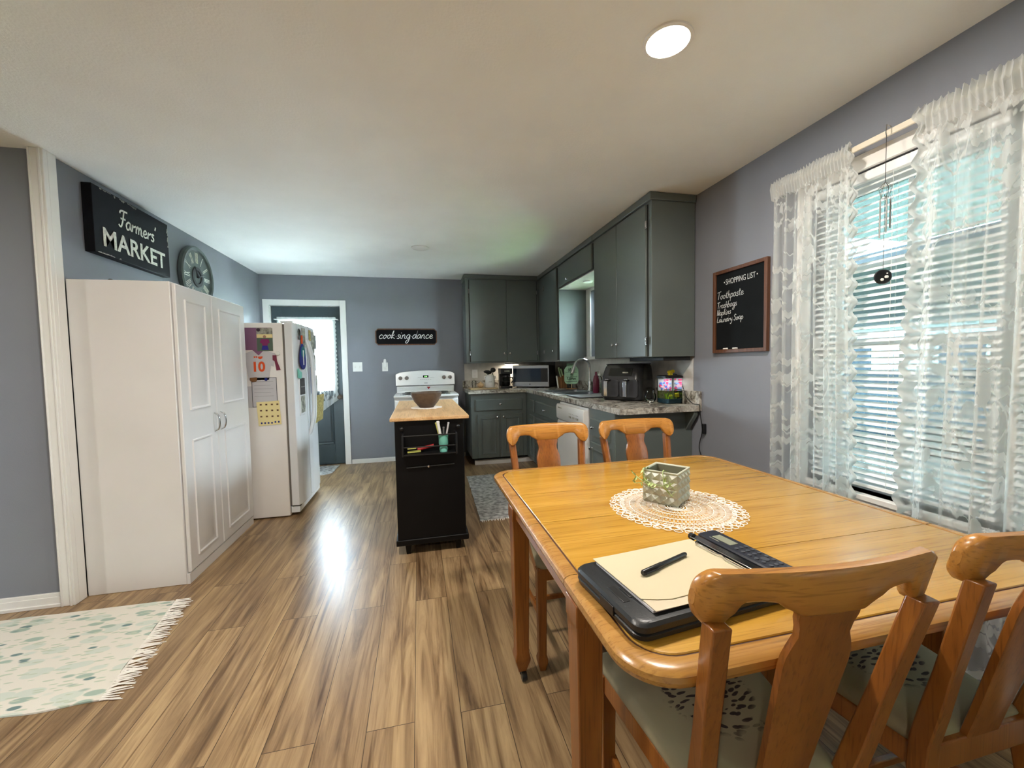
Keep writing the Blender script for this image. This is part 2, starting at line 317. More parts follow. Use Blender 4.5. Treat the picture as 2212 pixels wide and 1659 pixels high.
# ------------------------------------------------------------------ mesh helpers
class MB:
    def __init__(s): s.v = []; s.f = []; s.uv = None; s.attr = None; s.xf = Matrix.Identity(4)
    def add(s, vs, fs):
        n = len(s.v); s.v += [s.xf @ Vector(p) for p in vs]; s.f += [tuple(i+n for i in f) for f in fs]; return s
    def box(s, x0, x1, y0, y1, z0, z1):
        x0, x1 = min(x0, x1), max(x0, x1); y0, y1 = min(y0, y1), max(y0, y1); z0, z1 = min(z0, z1), max(z0, z1)
        v = [(x, y, z) for z in (z0, z1) for y in (y0, y1) for x in (x0, x1)]
        return s.add(v, [(0, 2, 3, 1), (4, 5, 7, 6), (0, 1, 5, 4), (2, 6, 7, 3), (0, 4, 6, 2), (1, 3, 7, 5)])
    def loft(s, rings, cap=True, closed=False):
        n = len(rings[0]); v = [p for r in rings for p in r]; f = []
        k = len(rings)
        for i in range(k if closed else k-1):
            a, b = i*n, ((i+1) % k)*n
            for j in range(n): f.append((a+j, a+(j+1) % n, b+(j+1) % n, b+j))
        if cap and not closed: f.append(tuple(range(n-1, -1, -1))); f.append(tuple(range((k-1)*n, k*n)))
        return s.add(v, f)
    def tube(s, pts, r, n=8, cap=True):
        pts = [Vector(p) for p in pts]; rr = r if isinstance(r, (list, tuple)) else [r]*len(pts)
        rings = []; up = None
        for i, p in enumerate(pts):
            t = (pts[min(i+1, len(pts)-1)]-pts[max(i-1, 0)]).normalized()
            if up is None: up = Vector((0, 0, 1)) if abs(t.z) < .9 else Vector((1, 0, 0))
            a = t.cross(up)
            if a.length < 1e-6: a = t.cross(Vector((1, .3, 0)))
            a.normalize(); b = a.cross(t).normalized(); up = b
            rings.append([p+(a*math.cos(2*math.pi*j/n)+b*math.sin(2*math.pi*j/n))*rr[i] for j in range(n)])
        return s.loft(rings, cap)
    def lathe(s, prof, c, n=28, axis='Z', cap=True):
        rings = []
        for r, h in prof:
            ring = []
            for j in range(n):
                a = 2*math.pi*j/n; x, y = r*math.cos(a), r*math.sin(a)
                p = {'Z': (x, y, h), 'Y': (x, h, -y), 'X': (h, x, y)}[axis]
                ring.append((c[0]+p[0], c[1]+p[1], c[2]+p[2]))
            rings.append(ring)
        return s.loft(rings, cap)
    def prism(s, poly, h0, h1, plane='XY'):
        def P(a, b, h): return {'XY': (a, b, h), 'XZ': (a, h, b), 'YZ': (h, a, b)}[plane]
        return s.loft([[P(a, b, h0) for a, b in poly], [P(a, b, h1) for a, b in poly]])
    def ball(s, c, r, n=16, sq=(1, 1, 1)):
        rings = []; k = n//2
        for i in range(1, k):
            t = math.pi*i/k
            rings.append([(c[0]+r*sq[0]*math.sin(t)*math.cos(2*math.pi*j/n), c[1]+r*sq[1]*math.sin(t)*math.sin(2*math.pi*j/n), c[2]-r*sq[2]*math.cos(t)) for j in range(n)])
        return s.loft(rings)
    def build(s, name, M, parent=None, bev=0, smooth=None, seg=2, solid=0):
        vs = s.v
        if parent is not None:
            root = parent
            inv = root.get('_m'); mw = Matrix([list(r) for r in [inv[0:4], inv[4:8], inv[8:12], inv[12:16]]]) if inv else Matrix.Identity(4)
            mi = mw.inverted(); vs = [mi @ v for v in vs]; org = Vector((0, 0, 0))
        else:
            xs = [v.x for v in vs]; ys = [v.y for v in vs]; zs = [v.z for v in vs]
            org = Vector(((min(xs)+max(xs))/2, (min(ys)+max(ys))/2, min(zs))); vs = [v-org for v in vs]
        me = bpy.data.meshes.new(name); me.from_pydata([tuple(v) for v in vs], [], s.f)
        if s.uv:
            ul = me.uv_layers.new(name='UVMap')
            for lp in me.loops: ul.data[lp.index].uv = s.uv[lp.vertex_index]
        if s.attr:
            at = me.attributes.new('dense', 'FLOAT', 'POINT')
            for i, a in enumerate(s.attr): at.data[i].value = a
        if not s.uv:
            bm = bmesh.new(); bm.from_mesh(me); bmesh.ops.recalc_face_normals(bm, faces=bm.faces); bm.to_mesh(me); bm.free()
        me.materials.append(M); me.update()
        o = bpy.data.objects.new(name, me); COL.objects.link(o)
        if parent is not None:
            o.parent = parent
            if parent.get('_m'): o['_m'] = parent['_m']
        else:
            o.location = org; mm = Matrix.Translation(org); o['_m'] = [x for r in mm for x in r]
        if solid:
            md = o.modifiers.new('solid', 'SOLIDIFY'); md.thickness = solid; md.offset = 0
        if bev:
            md = o.modifiers.new('bevel', 'BEVEL'); md.width = bev; md.segments = seg; md.limit_method = 'ANGLE'; md.angle_limit = R(40)
            md.harden_normals = False
        if smooth is not None or bev:
            ang = R(smooth if smooth else 40)
            for p in me.polygons: p.use_smooth = True
            try: me.set_sharp_from_angle(angle=ang)
            except Exception: pass
        return o
def thing(name, label, cat, loc=(0, 0, 0), rotz=0, group=None):
    o = bpy.data.objects.new(name, None); COL.objects.link(o); o.location = loc; o.rotation_euler = (0, 0, rotz)
    o.empty_display_size = .1
    mm = Matrix.Translation(loc) @ Matrix.Rotation(rotz, 4, 'Z'); o['_m'] = [x for r in mm for x in r]
    o['label'] = label; o['category'] = cat
    if group: o['group'] = group
    return o
def tag(o, label, cat, group=None, kind=None):
    o['label'] = label; o['category'] = cat
    if group: o['group'] = group
    if kind: o['kind'] = kind
    return o
def struct(o): o['kind'] = 'structure'; return o
def placed(loc, rz=0):
    b = MB(); b.xf = Matrix.Translation(loc) @ Matrix.Rotation(rz, 4, 'Z'); return b
def rrect(x0, x1, y0, y1, r, n=6):
    pts = []
    for cx_, cy_, a0 in ((x1-r, y1-r, 0), (x0+r, y1-r, 90), (x0+r, y0+r, 180), (x1-r, y0+r, 270)):
        for k in range(n+1):
            a = R(a0+90*k/n); pts.append((cx_+r*math.cos(a), cy_+r*math.sin(a)))
    return pts
def smoothpath(pts, n=5):
    P = [Vector((*p, 0)) if len(p) == 2 else Vector(p) for p in pts]
    if len(P) < 3: return P
    out = []
    for i in range(len(P)-1):
        a, b, c, d = P[max(i-1, 0)], P[i], P[i+1], P[min(i+2, len(P)-1)]
        for k in range(n):
            t = k/n; out.append(.5*((2*b)+(c-a)*t+(2*a-5*b+4*c-d)*t*t+(3*b-a-3*c+d)*t**3))
    return out+[P[-1]]

# ---- handwriting strokes
G = {
 'a': (1.15, [[(.9, .85), (.5, 1), (.1, .55), (.3, 0), (.7, .2), (.92, .9), (.9, .25), (1.15, 0)]]),
 'b': (1.0, [[(.15, 2), (.12, .1), (.5, 0), (.85, .5), (.5, 1), (.15, .6)]]),
 'c': (1.0, [[(.85, .8), (.5, 1), (.1, .5), (.4, 0), (1.0, .2)]]),
 'd': (1.2, [[(.9, .85), (.5, 1), (.1, .5), (.3, 0), (.7, .2), (.98, 1.2), (1.05, 2.0), (.95, .3), (1.2, 0)]]),
 'e': (1.0, [[(.0, .35), (.75, .6), (.5, 1), (.12, .55), (.4, 0), (1, .2)]]),
 'g': (1.1, [[(.9, .85), (.5, 1), (.1, .55), (.3, .05), (.7, .2), (.92, .9), (.85, -.6), (.45, -1.2), (.15, -.8), (1.1, .15)]]),
 'h': (1.0, [[(.12, 0), (.25, 2)], [(.15, .5), (.5, 1), (.72, .8), (.75, .1), (1, 0)]]),
 'i': (.5, [[(.1, .9), (.15, .2), (.5, 0)], [(.14, 1.4), (.2, 1.5)]]),
 'k': (1.0, [[(.05, .1), (.3, 1.2), (.4, 2), (.2, 1.6), (.15, 0)], [(.75, 1), (.2, .5), (1.0, 0)]]),
 'l': (.6, [[(.0, .1), (.35, 1.4), (.3, 2), (.12, 1.4), (.2, .1), (.6, 0)]]),
 'm': (1.5, [[(.1, 0), (.14, .95)], [(.13, .55), (.4, 1), (.58, .7), (.58, 0)], [(.6, .55), (.9, 1), (1.1, .7), (1.12, .1), (1.5, 0)]]),
 'n': (1.1, [[(.1, 0), (.14, .95)], [(.13, .55), (.5, 1), (.72, .7), (.75, .1), (1.1, 0)]]),
 'o': (1.05, [[(.5, 1), (.1, .5), (.45, 0), (.85, .5), (.5, 1), (.7, .85), (1.05, .9)]]),
 'p': (1.0, [[(.15, 1), (.05, -1)], [(.12, .6), (.5, 1), (.85, .5), (.5, 0), (.12, .2)]]),
 'r': (.8, [[(.1, 0), (.2, .9), (.3, .7), (.8, .95)]]),
 's': (.75, [[(.65, .85), (.35, 1), (.2, .7), (.6, .35), (.45, 0), (.0, .1)]]),
 't': (.75, [[(.35, 1.7), (.28, .2), (.7, 0)], [(0, 1.15), (.7, 1.2)]]),
 'u': (1.15, [[(.1, 1), (.15, .2), (.45, 0), (.8, .4), (.85, 1), (.88, .2), (1.15, 0)]]),
 'y': (1.0, [[(.1, 1), (.2, .3), (.5, .2), (.85, .6), (.9, 1), (.75, -.5), (.3, -1), (.1, -.7)]]),
 'T': (1.2, [[(0, 1.9), (1.3, 2.1)], [(.65, 2), (.5, 0)]]),
 'L': (1.0, [[(.3, 2), (.1, .1), (.95, .05)]]),
 'N': (1.2, [[(.1, 0), (.2, 2), (.85, 0), (1, 2)]]),
 'S': (1.1, [[(1, 1.7), (.6, 2), (.25, 1.5), (.8, .8), (.6, 0), (.1, .25)]]),
 'F': (1.2, [[(.0, 1.7), (.3, 2.1), (1.4, 2.15)], [(.75, 2.1), (.6, .8), (.3, 0), (-.1, .2)], [(.2, 1.05), (1.1, 1.15)]]),
 'K': (1.1, [[(.1, 2), (.1, 0)], [(.95, 2), (.15, 1), (1.05, 0)]]),
 'B': (1.1, [[(.1, 0), (.15, 2), (.8, 1.75), (.55, 1.1), (.15, 1.05), (.9, .7), (.6, .02), (.1, 0)]]),
 "'": (.4, [[(.25, 2.2), (.1, 1.7)]]), '.': (.5, [[(.2, .5), (.26, .55)]]), ' ': (.55, []),
}
def strokes(b, text, origin, ux, uz, h, wpen, slant=.18, track=1.0, nrm=None, jit=0):
    """ribbon lettering lying on a surface: origin at baseline start, ux/uz text axes, h = x-height in metres"""
    ux = Vector(ux).normalized(); uz = Vector(uz).normalized(); nrm = Vector(nrm) if nrm else ux.cross(uz); O = Vector(origin); x = 0
    for ch in text:
        wd, sts = G[ch]; dy = random.uniform(-jit, jit)
        for st in sts:
            pts = [O+ux*((x+p.x+slant*p.y)*h)+uz*((p.y+dy)*h) for p in smoothpath(st, 6 if len(st) > 2 else 1)]
            vs = []
            for i, p in enumerate(pts):
                t = (pts[min(i+1, len(pts)-1)]-pts[max(i-1, 0)]).normalized(); q = nrm.cross(t).normalized()*wpen*.5
                vs += [p+q, p-q, p-q+nrm*.0006, p+q+nrm*.0006]
            fs = []
            for i in range(len(pts)-1):
                a = 4*i; c = a+4
                for j in range(4): fs.append((a+j, a+(j+1) % 4, c+(j+1) % 4, c+j))
            fs.append((0, 1, 2, 3)); e = 4*(len(pts)-1); fs.append((e, e+1, e+2, e+3))
            b.add(vs, fs)
        x += wd*track
    return x*h
def textwidth(t, track=1.0): return sum(G[c][0] for c in t)*track
def block(name, text, M, parent, origin, ux, uz, width, height, depth=.0008, bold=0, align='CENTER'):
    """upright printed lettering (built-in font) fitted to width x height, centred on origin"""
    cu = bpy.data.curves.new(name, 'FONT'); cu.body = text; cu.align_x = align; cu.align_y = 'CENTER'; cu.size = 1; cu.extrude = .02; cu.offset = bold
    t = bpy.data.objects.new('tmp_text', cu); COL.objects.link(t); bpy.context.view_layer.update()
    me = bpy.data.meshes.new_from_object(t.evaluated_get(bpy.context.evaluated_depsgraph_get())); bpy.data.objects.remove(t); bpy.data.curves.remove(cu)
    xs = [v.co.x for v in me.vertices]; ys = [v.co.y for v in me.vertices]
    sx = width/(max(xs)-min(xs)); sy = height/(max(ys)-min(ys)); mx_, my_ = (max(xs)+min(xs))/2, (max(ys)+min(ys))/2
    ux = Vector(ux).normalized(); uz = Vector(uz).normalized(); nn = ux.cross(uz); O = Vector(origin)
    b = MB(); b.add([O+ux*((v.co.x-mx_)*sx)+uz*((v.co.y-my_)*sy)+nn*((v.co.z+.02)*depth/.04) for v in me.vertices], [tuple(p.vertices) for p in me.polygons])
    bpy.data.meshes.remove(me)
    return b.build(name, M, parent)

# ================================================================== SETTING
struct(MB().box(-5.6, XR+.25, -3.0, YB+.25, -.1, 0).build('floor', M_floor))
struct(MB().box(-5.6, XR+.25, -3.0, YB+.25, H, H+.1).build('ceiling', M_ceil))
# left kitchen wall (its end faces the camera under a white wrapped corner trim)
struct(MB().box(XL-.12, XL, 2.69, YB+.15, 0, H).build('wall_left', M_wall))
struct(MB().box(-5.6, -1.92, 2.675, 2.80, 0, H).build('wall_front', M_wall))
b = MB().box(-1.930, -1.867, 2.648, 2.676, 0, H).box(-1.930, -1.922, 2.641, 2.65, 0, H).box(-1.890, -1.878, 2.642, 2.65, 0, H)
b.box(-1.90, -1.867, 2.675, 2.730, 0, H)
struct(b.build('trim_1', M_trim, bev=.003))
# back wall with door opening x -1.78..-.963, z 0..2.06
dx0, dx1, dz = -1.785, -.962, 2.062
b = MB().box(XL, dx0, YB, YB+.15, 0, H).box(dx1, XR+.15, YB, YB+.15, 0, H).box(dx0, dx1, YB, YB+.15, dz, H)
struct(b.build('wall_back', M_wall))
# right wall with two window openings, plus one added behind the camera
W1 = (.28, 1.68, .66, 2.10)      # y0,y1,z0,z1 dining windows
W2 = (3.62, 4.36, 1.34, 2.09)    # kitchen sink window
b = MB()
for y0, y1, z0, z1 in ((-3.0, -2.4, 0, H), (-1.3, W1[0], 0, H), (-2.4, -1.3, 0, .7), (-2.4, -1.3, 2.1, H), (W1[1], W2[0], 0, H), (W2[1], YB+.15, 0, H), (W1[0], W1[1], 0, W1[2]), (W1[0], W1[1], W1[3], H), (W2[0], W2[1], 0, W2[2]), (W2[0], W2[1], W2[3], H)):
    b.box(XR, XR+.15, y0, y1, z0, z1)
struct(b.build('wall_right', M_wall))
struct(MB().box(-5.6, XR+.15, -3.15, -3.0, 0, H).build('wall_behind', M_wall))
struct(MB().box(-5.75, -5.6, -3.0, 2.8, 0, H).build('wall_far_left', M_wall))
def baseboard(name, runs):
    b = MB()
    for x0, x1, y0, y1 in runs:
        b.box(x0, x1, y0, y1, 0, .07)
        if abs(x1-x0) > abs(y1-y0): b.box(x0, x1, y0+(.006 if y1 >= YB-.02 else 0), y1, .07, .085)
        else: b.box(x0+.004, x1, y0, y1, .07, .085)
    return struct(b.build(name, M_trim, bev=.002))
b = MB().box(-5.6, -1.931, 2.658, 2.675, 0, .055).box(-5.6, -1.931, 2.662, 2.675, .055, .075).box(-5.6, -1.931, 2.650, 2.675, 0, .018)
struct(b.build('baseboard_front', M_trim, bev=.002))
b = MB().box(-.885, .61, YB-.014, YB, 0, .045).box(-.885, .61, YB-.010, YB, .045, .058)
struct(b.build('baseboard_back', M_trim, bev=.002))
b = MB().box(XR-.014, XR, -2.9, 2.6, 0, .085)
struct(b.build('baseboard_right', M_trim, bev=.002))

# ---- door_1 : back door
b = MB()
for x0, x1, z0, z1 in ((dx0-.07, dx0, 0, dz+.07), (dx1, dx1+.07, 0, dz+.07), (dx0, dx1, dz, dz+.07)):
    b.box(x0, x1, YB-.018, YB, z0, z1)
b.box(dx0, dx0+.03, YB+.071, YB+.12, 0, dz).box(dx1-.03, dx1, YB+.071, YB+.12, 0, dz).box(dx0, dx1, YB+.071, YB+.12, dz-.03, dz).box(dx0, dx1, YB+.071, YB+.12, 0, .03)
b.box(dx0, dx0+.004, YB, YB+.12, 0, dz).box(dx1-.004, dx1, YB, YB+.12, 0, dz).box(dx0, dx1, YB, YB+.12, dz-.004, dz)
struct(b.build('trim_2', M_trim, bev=.003))
door = MB(); D0, D1 = dx0+.012, dx1-.012; dy0, dy1 = YB+.03, YB+.07
gx0, gx1, gz0, gz1 = -1.66, -1.09, 1.00, 1.86
door.box(D0, gx0, dy0, dy1, .01, dz-.012).box(gx1, D1, dy0, dy1, .01, dz-.012).box(gx0, gx1, dy0, dy1, .01, gz0).box(gx0, gx1, dy0, dy1, gz1, dz-.012)
dr = struct(door.build('door_1', M_door, bev=.002))
dr['label'] = 'dark grey-green back door with a curtained glass upper half'
for px0, px1 in ((-1.66, -1.41), (-1.34, -1.09)):
    b = MB()
    for k, (i, h) in enumerate(((0, .0), (.012, .008), (.03, .002), (.05, .008))): pass
    rings = []
    for i, h in ((0, 0), (.01, .007), (.022, .001), (.045, .007)):
        rings.append([(px0+i, dy0-h, .27+i), (px1-i, dy0-h, .27+i), (px1-i, dy0-h, .80-i), (px0+i, dy0-h, .80-i)])
    b.loft(rings); b.build('door_panel', M_door, dr)
b = MB()
for i in (1, 2): b.box(gx0+(gx1-gx0)*i/3-.008, gx0+(gx1-gx0)*i/3+.008, dy0+.006, dy0+.03, gz0, gz1)
for i in (1, 2): b.box(gx0, gx1, dy0+.006, dy0+.03, gz0+(gz1-gz0)*i/3-.008, gz0+(gz1-gz0)*i/3+.008)
for x0, x1, z0, z1 in ((gx0-.03, gx0, gz0-.03, gz1+.03), (gx1, gx1+.03, gz0-.03, gz1+.03), (gx0, gx1, gz0-.03, gz0), (gx0, gx1, gz1, gz1+.03)): b.box(x0, x1, dy0-.01, dy0+.05, z0, z1)
b.build('door_lite_frame', M_trim, dr)
MB().box(gx0, gx1, dy0+.018, dy0+.022, gz0, gz1).build('pane', M_glass, dr)
kb = MB().lathe([(.001, 0), (.03, 0), (.03, -.006), (.011, -.012), (.011, -.035), (.026, -.042), (.029, -.058), (.02, -.07), (.001, -.072)], (-1.005, dy0, .887), axis='Y')
kb.build('door_knob', M_bowl, dr, smooth=50)
# ---- door lace curtain and its rod
def cloth(rows, cols, fn, densefn=None):
    b = MB(); uv = []; at = []
    for i in range(rows+1):
        for j in range(cols+1):
            p, t = fn(i/rows, j/cols); b.v.append(Vector(p)); uv.append(t); at.append(densefn(i/rows, j/cols) if densefn else 0)
    for i in range(rows):
        for j in range(cols):
            a = i*(cols+1)+j; b.f.append((a, a+1, a+cols+2, a+cols+1))
    b.uv = uv; b.attr = at; return b
def fn(v, u):
    z = 1.915-v*1.0
    x0, x1 = -1.70, -1.02
    x = x0+(x1-x0)*u
    zz = z
    if v > .9: zz = z-(v-.9)*10*(.05+.30*max(0, 1-abs(u-.42)/.6))
    if v > .0: zz += .012*math.sin(u*60)*(1 if v < .02 else 0)
    amp = .012*(.4+v)
    sc = .006*math.sin(v*120) if u > .98 else 0
    return (x+sc, YB-.002+amp*math.sin(u*58+v*2)-.022, zz), (u*1.0, v*1.0)
b = cloth(100, 170, fn, lambda v, u: 1.0 if (v < .035 or u > .95 or u < .04 or v > .965) else 0)
tag(b.build('lace_curtain', M_lace2, smooth=80), 'short white ruffled lace curtain over the glass of the back door', 'curtain')
b = MB().tube([(-1.73, YB-.03, 1.885), (-.995, YB-.03, 1.885)], .006).tube([(-1.73, YB-.03, 1.885), (-1.73, YB+.03, 1.885)], .005).tube([(-.995, YB-.03, 1.885), (-.995, YB+.03, 1.885)], .005)
tag(b.build('curtain_rod', M_white, smooth=50), 'thin white curtain rod across the back door glass', 'curtain rod')

# ---- windows
def window_unit(name, y0, y1, z0, z1, grid=True, x=XR+.06, muntins=(2, 2), pane=None):
    b = MB(); f = .035
    for a0, a1, c0, c1 in ((y0, y0+f, z0, z1), (y1-f, y1, z0, z1), (y0+f, y1-f, z0, z0+f), (y0+f, y1-f, z1-f, z1)):
        b.box(x, x+.07, a0, a1, c0, c1)
    root = struct(b.build(name, M_vinyl, bev=.002))
    zm = (z0+z1)/2-.055; s = .035
    for nm, a, c, xo in (('upper_sash', zm, z1-f, .035), ('lower_sash', z0+f, zm+.035, .008)):
        b = MB()
        for q0, q1, c0, c1 in ((y0+f, y0+f+s, a, c), (y1-f-s, y1-f, a, c), (y0+f+s, y1-f-s, a, a+s), (y0+f+s, y1-f-s, c-s, c)): b.box(x+xo, x+xo+.025, q0, q1, c0, c1)
        if grid:
            ny, nz = muntins
            for i in range(1, ny): yy = y0+f+s+(y1-y0-2*f-2*s)*i/ny; b.box(x+xo+.008, x+xo+.018, yy-.009, yy+.009, a+s, c-s)
            for i in range(1, nz): zz = a+s+(c-a-2*s)*i/nz; b.box(x+xo+.008, x+xo+.018, y0+f+s, y1-f-s, zz-.009, zz+.009)
        so = b.build(nm, M_vinyl, root)
        MB().box(x+xo+.011, x+xo+.014, y0+f+s, y1-f-s, a+s, c-s).build('pane', pane or M_glass, so)
    return root
window_unit('window_1', .975, 1.68, .66, 2.10, pane=M_dimglass)
window_unit('window_2', .28, .955, .66, 2.10, pane=M_dimglass)
b = MB().box(XR+.04, XR+.15, .955, .975, .66, 2.10)
b.box(XR-.018, XR, .21, .28, .59, 2.17).box(XR-.018, XR, 1.68, 1.75, .59, 2.17).box(XR-.018, XR, .28, 1.68, 2.10, 2.17)
b.box(XR-.035, XR+.06, .20, 1.76, .635, .66).box(XR-.016, XR, .22, 1.74, .56, .635)
struct(b.build('trim_3', M_trim, bev=.003))
window_unit('added_window', -2.4, -1.3, .7, 2.1, grid=False)  # unseen window, added to let more daylight into the room
window_unit('window_3', W2[0], W2[1], W2[2], W2[3], grid=False)
b = MB()
y0, y1, z0, z1 = W2
for q0, q1, c0, c1 in ((y0-.08, y0, z0-.02, z1+.03), (y1, y1+.11, z0-.02, z1+.03), (y0, y1, z1, z1+.03)): b.box(XR-.016, XR, q0, q1, c0, c1)
b.box(XR-.05, XR+.06, y0-.09, y1+.12, z0-.035, z0)
struct(b.build('trim_4', M_trim, bev=.002))

# blinds (mini slats) inside the dining window, sheer enough to see out
def blinds(name, y0, y1, label):
    root = thing(name, label, 'blinds', (XR+.02, (y0+y1)/2, 2.06))
    MB().box(XR+.004, XR+.036, y0, y1, 2.055, 2.095).build('head_rail', M_slat, root, bev=.002)
    b = MB(); z = 2.035
    while z > .715:
        a = R(34); w2 = .0155
        p = []
        for k in range(5):
            t = -1+k/2; yy = t*w2; p.append((XR+.020+yy*math.cos(a), z+yy*math.sin(a)+.0016*(1-t*t)))
        n = len(p); v = [(q[0], y0+.004, q[1]) for q in p]+[(q[0], y1-.004, q[1]) for q in p]
        b.add(v, [(i, i+1, n+i+1, n+i) for i in range(n-1)])
        z -= .0285
    b.build('slats', M_slat, root)
    MB().box(XR+.008, XR+.032, y0, y1, .685, .70).build('bottom_rail', M_slat, root, bev=.002)
    b = MB()
    for yy in (y0+.10, (y0+y1)/2, y1-.10):
        b.tube([(XR+.006, yy, 2.06), (XR+.006, yy, .69)], .0009, 4); b.tube([(XR+.034, yy, 2.06), (XR+.034, yy, .69)], .0009, 4)
    b.build('ladder_cords', M_slat, root)
    return root
blinds('window_blinds', .985, 1.672, 'white slatted blinds in the dining window, behind the hanging chime')
blinds('window_blinds', .288, .95, 'white slatted blinds in the window at the right picture edge')

# dining curtains on a wide rod
XC = XR-.07
def curtain(y0, y1, z0, label, inner, seed, nf):
    rnd = random.Random(seed)
    ph = [rnd.uniform(0, 6.28) for _ in range(6)]
    W = y1-y0
    def fold(u, v):
        a = .020*math.sin(u*nf*6.283+ph[0]+.7*math.sin(u*5+ph[1]))+.010*math.sin(u*nf*11+ph[2]+v*1.5)
        return a*(.45+.8*min(1, v*3))
    def fn(v, u):
        top = 2.205+.006*math.sin(u*nf*22+ph[3])+.004*math.sin(u*nf*53)
        z = top+(z0-top)*v
        z += .008*abs(math.sin(u*40))*(v > .985)
        # gather a little towards the middle height
        cxy = y0+W*u
        cxy += .012*math.sin(v*4+ph[4])*(1 if inner == 'hi' else -1)*(u if inner == 'hi' else 1-u)
        e = 0
        if (inner == 'hi' and u > .97) or (inner == 'lo' and u < .03): e = .011*math.sin(v*150)
        if inner == 'lo': e = e
        x = XC-.012+fold(u, v)
        if v < .05: x = XC-.016+.006*math.sin(u*nf*24+ph[5])-.012*(1-abs(v-.022)/.03)
        return (x, cxy+e, z), (u*W*1.9, v*(top-z0))
    def dn(v, u):
        d = 0
        if v < .05: return .8
        eu = u if inner == 'lo' else 1-u
        du = eu*W
        if du < .010: d = 1
        elif du < .07:
            s = abs(math.sin((v*75)+du*70)); d = 1 if s < .42 else 0
        ou = 1-eu
        if ou*W < .012: d = .9
        if v > .985: d = 1
        return d
    b = cloth(420, 260, fn, dn)
    return tag(b.build('lace_curtain', M_lace, smooth=80), label, 'curtain')
curtain(1.415, 1.835, .34, 'long white lace curtain hanging left of the window, nearer the chalkboard', 'lo', 3, 7)
curtain(.18, 1.205, .14, 'wide white lace curtain hanging right of the window, running off the right edge', 'hi', 5, 13)
b = MB().box(XC-.008, XC+.002, .15, 1.85, 2.165, 2.19).box(XC+.002, XR-.002, 1.845, 1.85, 2.165, 2.19).box(XC+.002, XR-.002, .15, .155, 2.165, 2.19)
tag(b.build('curtain_rod', M_rodw, bev=.003), 'flat cream curtain rod above the dining window', 'curtain rod')

# wind chime hanging in front of the blinds
cxh, cyh = XR-.10, 1.285
t = thing('wind_chime', 'small metal wind chime with black disc hanging between the lace curtains', 'wind chime', (cxh, cyh, 2.18))
b = MB().tube([(XC-.006, cyh, 2.195), (cxh, cyh, 2.20), (cxh-.004, cyh, 2.17), (cxh, cyh, 2.155)], .0018, 6); b.build('hook', M_nickel, t)
b = MB().tube([(cxh, cyh, 2.158), (cxh, cyh, 1.975)], .0012, 5).tube([(cxh, cyh, 1.93), (cxh, cyh, 1.63)], .0008, 5); b.build('string', M_string, t)
b = MB()
rg = .021
for k in range(6):
    a = k*math.pi/3; a2 = a+math.pi/3
    p = (cxh+rg*math.cos(a), cyh+rg*math.sin(a)); q = (cxh+rg*math.cos(a2), cyh+rg*math.sin(a2)); s = (cxh+.012*math.cos(a+.5), cyh+.012*math.sin(a+.5))
    b.tube([(cxh, cyh, 1.977), (p[0], p[1], 1.955)], .001, 5).tube([(p[0], p[1], 1.955), (q[0], q[1], 1.955)], .001, 5).tube([(p[0], p[1], 1.955), (s[0], s[1], 1.915)], .001, 5)
b.lathe([(.001, 1.912), (.013, 1.912), (.013, 1.915), (.001, 1.915)], (cxh, cyh, 0), 14)
b.build('wire_cage', M_nickel, t)
for k, ln in enumerate((.125, .14, .15, .13, .115)):
    a = k*1.257+.3; p = (cxh+.017*math.cos(a), cyh+.017*math.sin(a))
    MB().tube([(p[0], p[1], 1.905), (p[0], p[1], 1.905-ln)], .0028, 8).tube([(p[0], p[1], 1.955), (p[0], p[1], 1.905)], .0006, 4).build('tube', M_nickel, t)
b = MB(); b.xf = Matrix.Translation((cxh, cyh, 1.60)) @ Matrix.Rotation(R(-35), 4, 'Z')
b.lathe([(.001, -.004), (.027, -.004), (.030, 0), (.027, .004), (.001, .004)], (0, 0, 0), 24, 'Y'); d = b.build('disc', M_dark, t, smooth=40)
b = MB(); b.xf = Matrix.Translation((cxh, cyh, 1.60)) @ Matrix.Rotation(R(-35), 4, 'Z')
b.ball((.010, -.005, -.002), .007, 10, (1, .3, 1)).ball((-.004, -.005, -.012), .006, 10, (1, .3, 1)).ball((.012, -.005, .012), .003, 8, (1, .3, 1)); b.build('shell_inlay', M_white, d)

# ================================================================== CEILING LIGHTS
def recessed(x, y, lit, label):
    t = thing('recessed_light', label, 'ceiling light', (x, y, H))
    MB().lathe([(.075, H-.0005), (.088, H-.0005), (.087, H-.006), (.076, H-.008)], (x, y, 0), 40, cap=False).build('trim_ring', M_white, t, smooth=50)
    MB().lathe([(.001, H-.004), (.0755, H-.004), (.0755, H-.0065), (.001, H-.0075)], (x, y, 0), 40).build('lens', M_lamp if lit else M_white, t)
    if lit:
        l = bpy.data.lights.new('lamp', 'AREA'); l.shape = 'DISK'; l.size = .15; l.energy = LAMP_W; l.color = WARM; l.spread = R(180)
        o = bpy.data.objects.new('lamp', l); COL.objects.link(o); o.parent = t; o.location = (0, 0, -.012)
    return t
recessed(.92, 1.365, True, 'lit round recessed ceiling light above the dining table')
recessed(-.53, 1.34, True, 'lit round recessed ceiling light left of the table, at the top edge')
recessed(-1.5, -1.6, True, 'added unseen recessed ceiling light behind the viewpoint, left')  # out of view, added as ambient light from behind
recessed(-3.6, 1.0, True, 'added unseen recessed ceiling light over the adjoining room')  # unseen lamp added to raise the ambient light
recessed(.052, 4.17, False, 'unlit round recessed ceiling light over the kitchen floor')

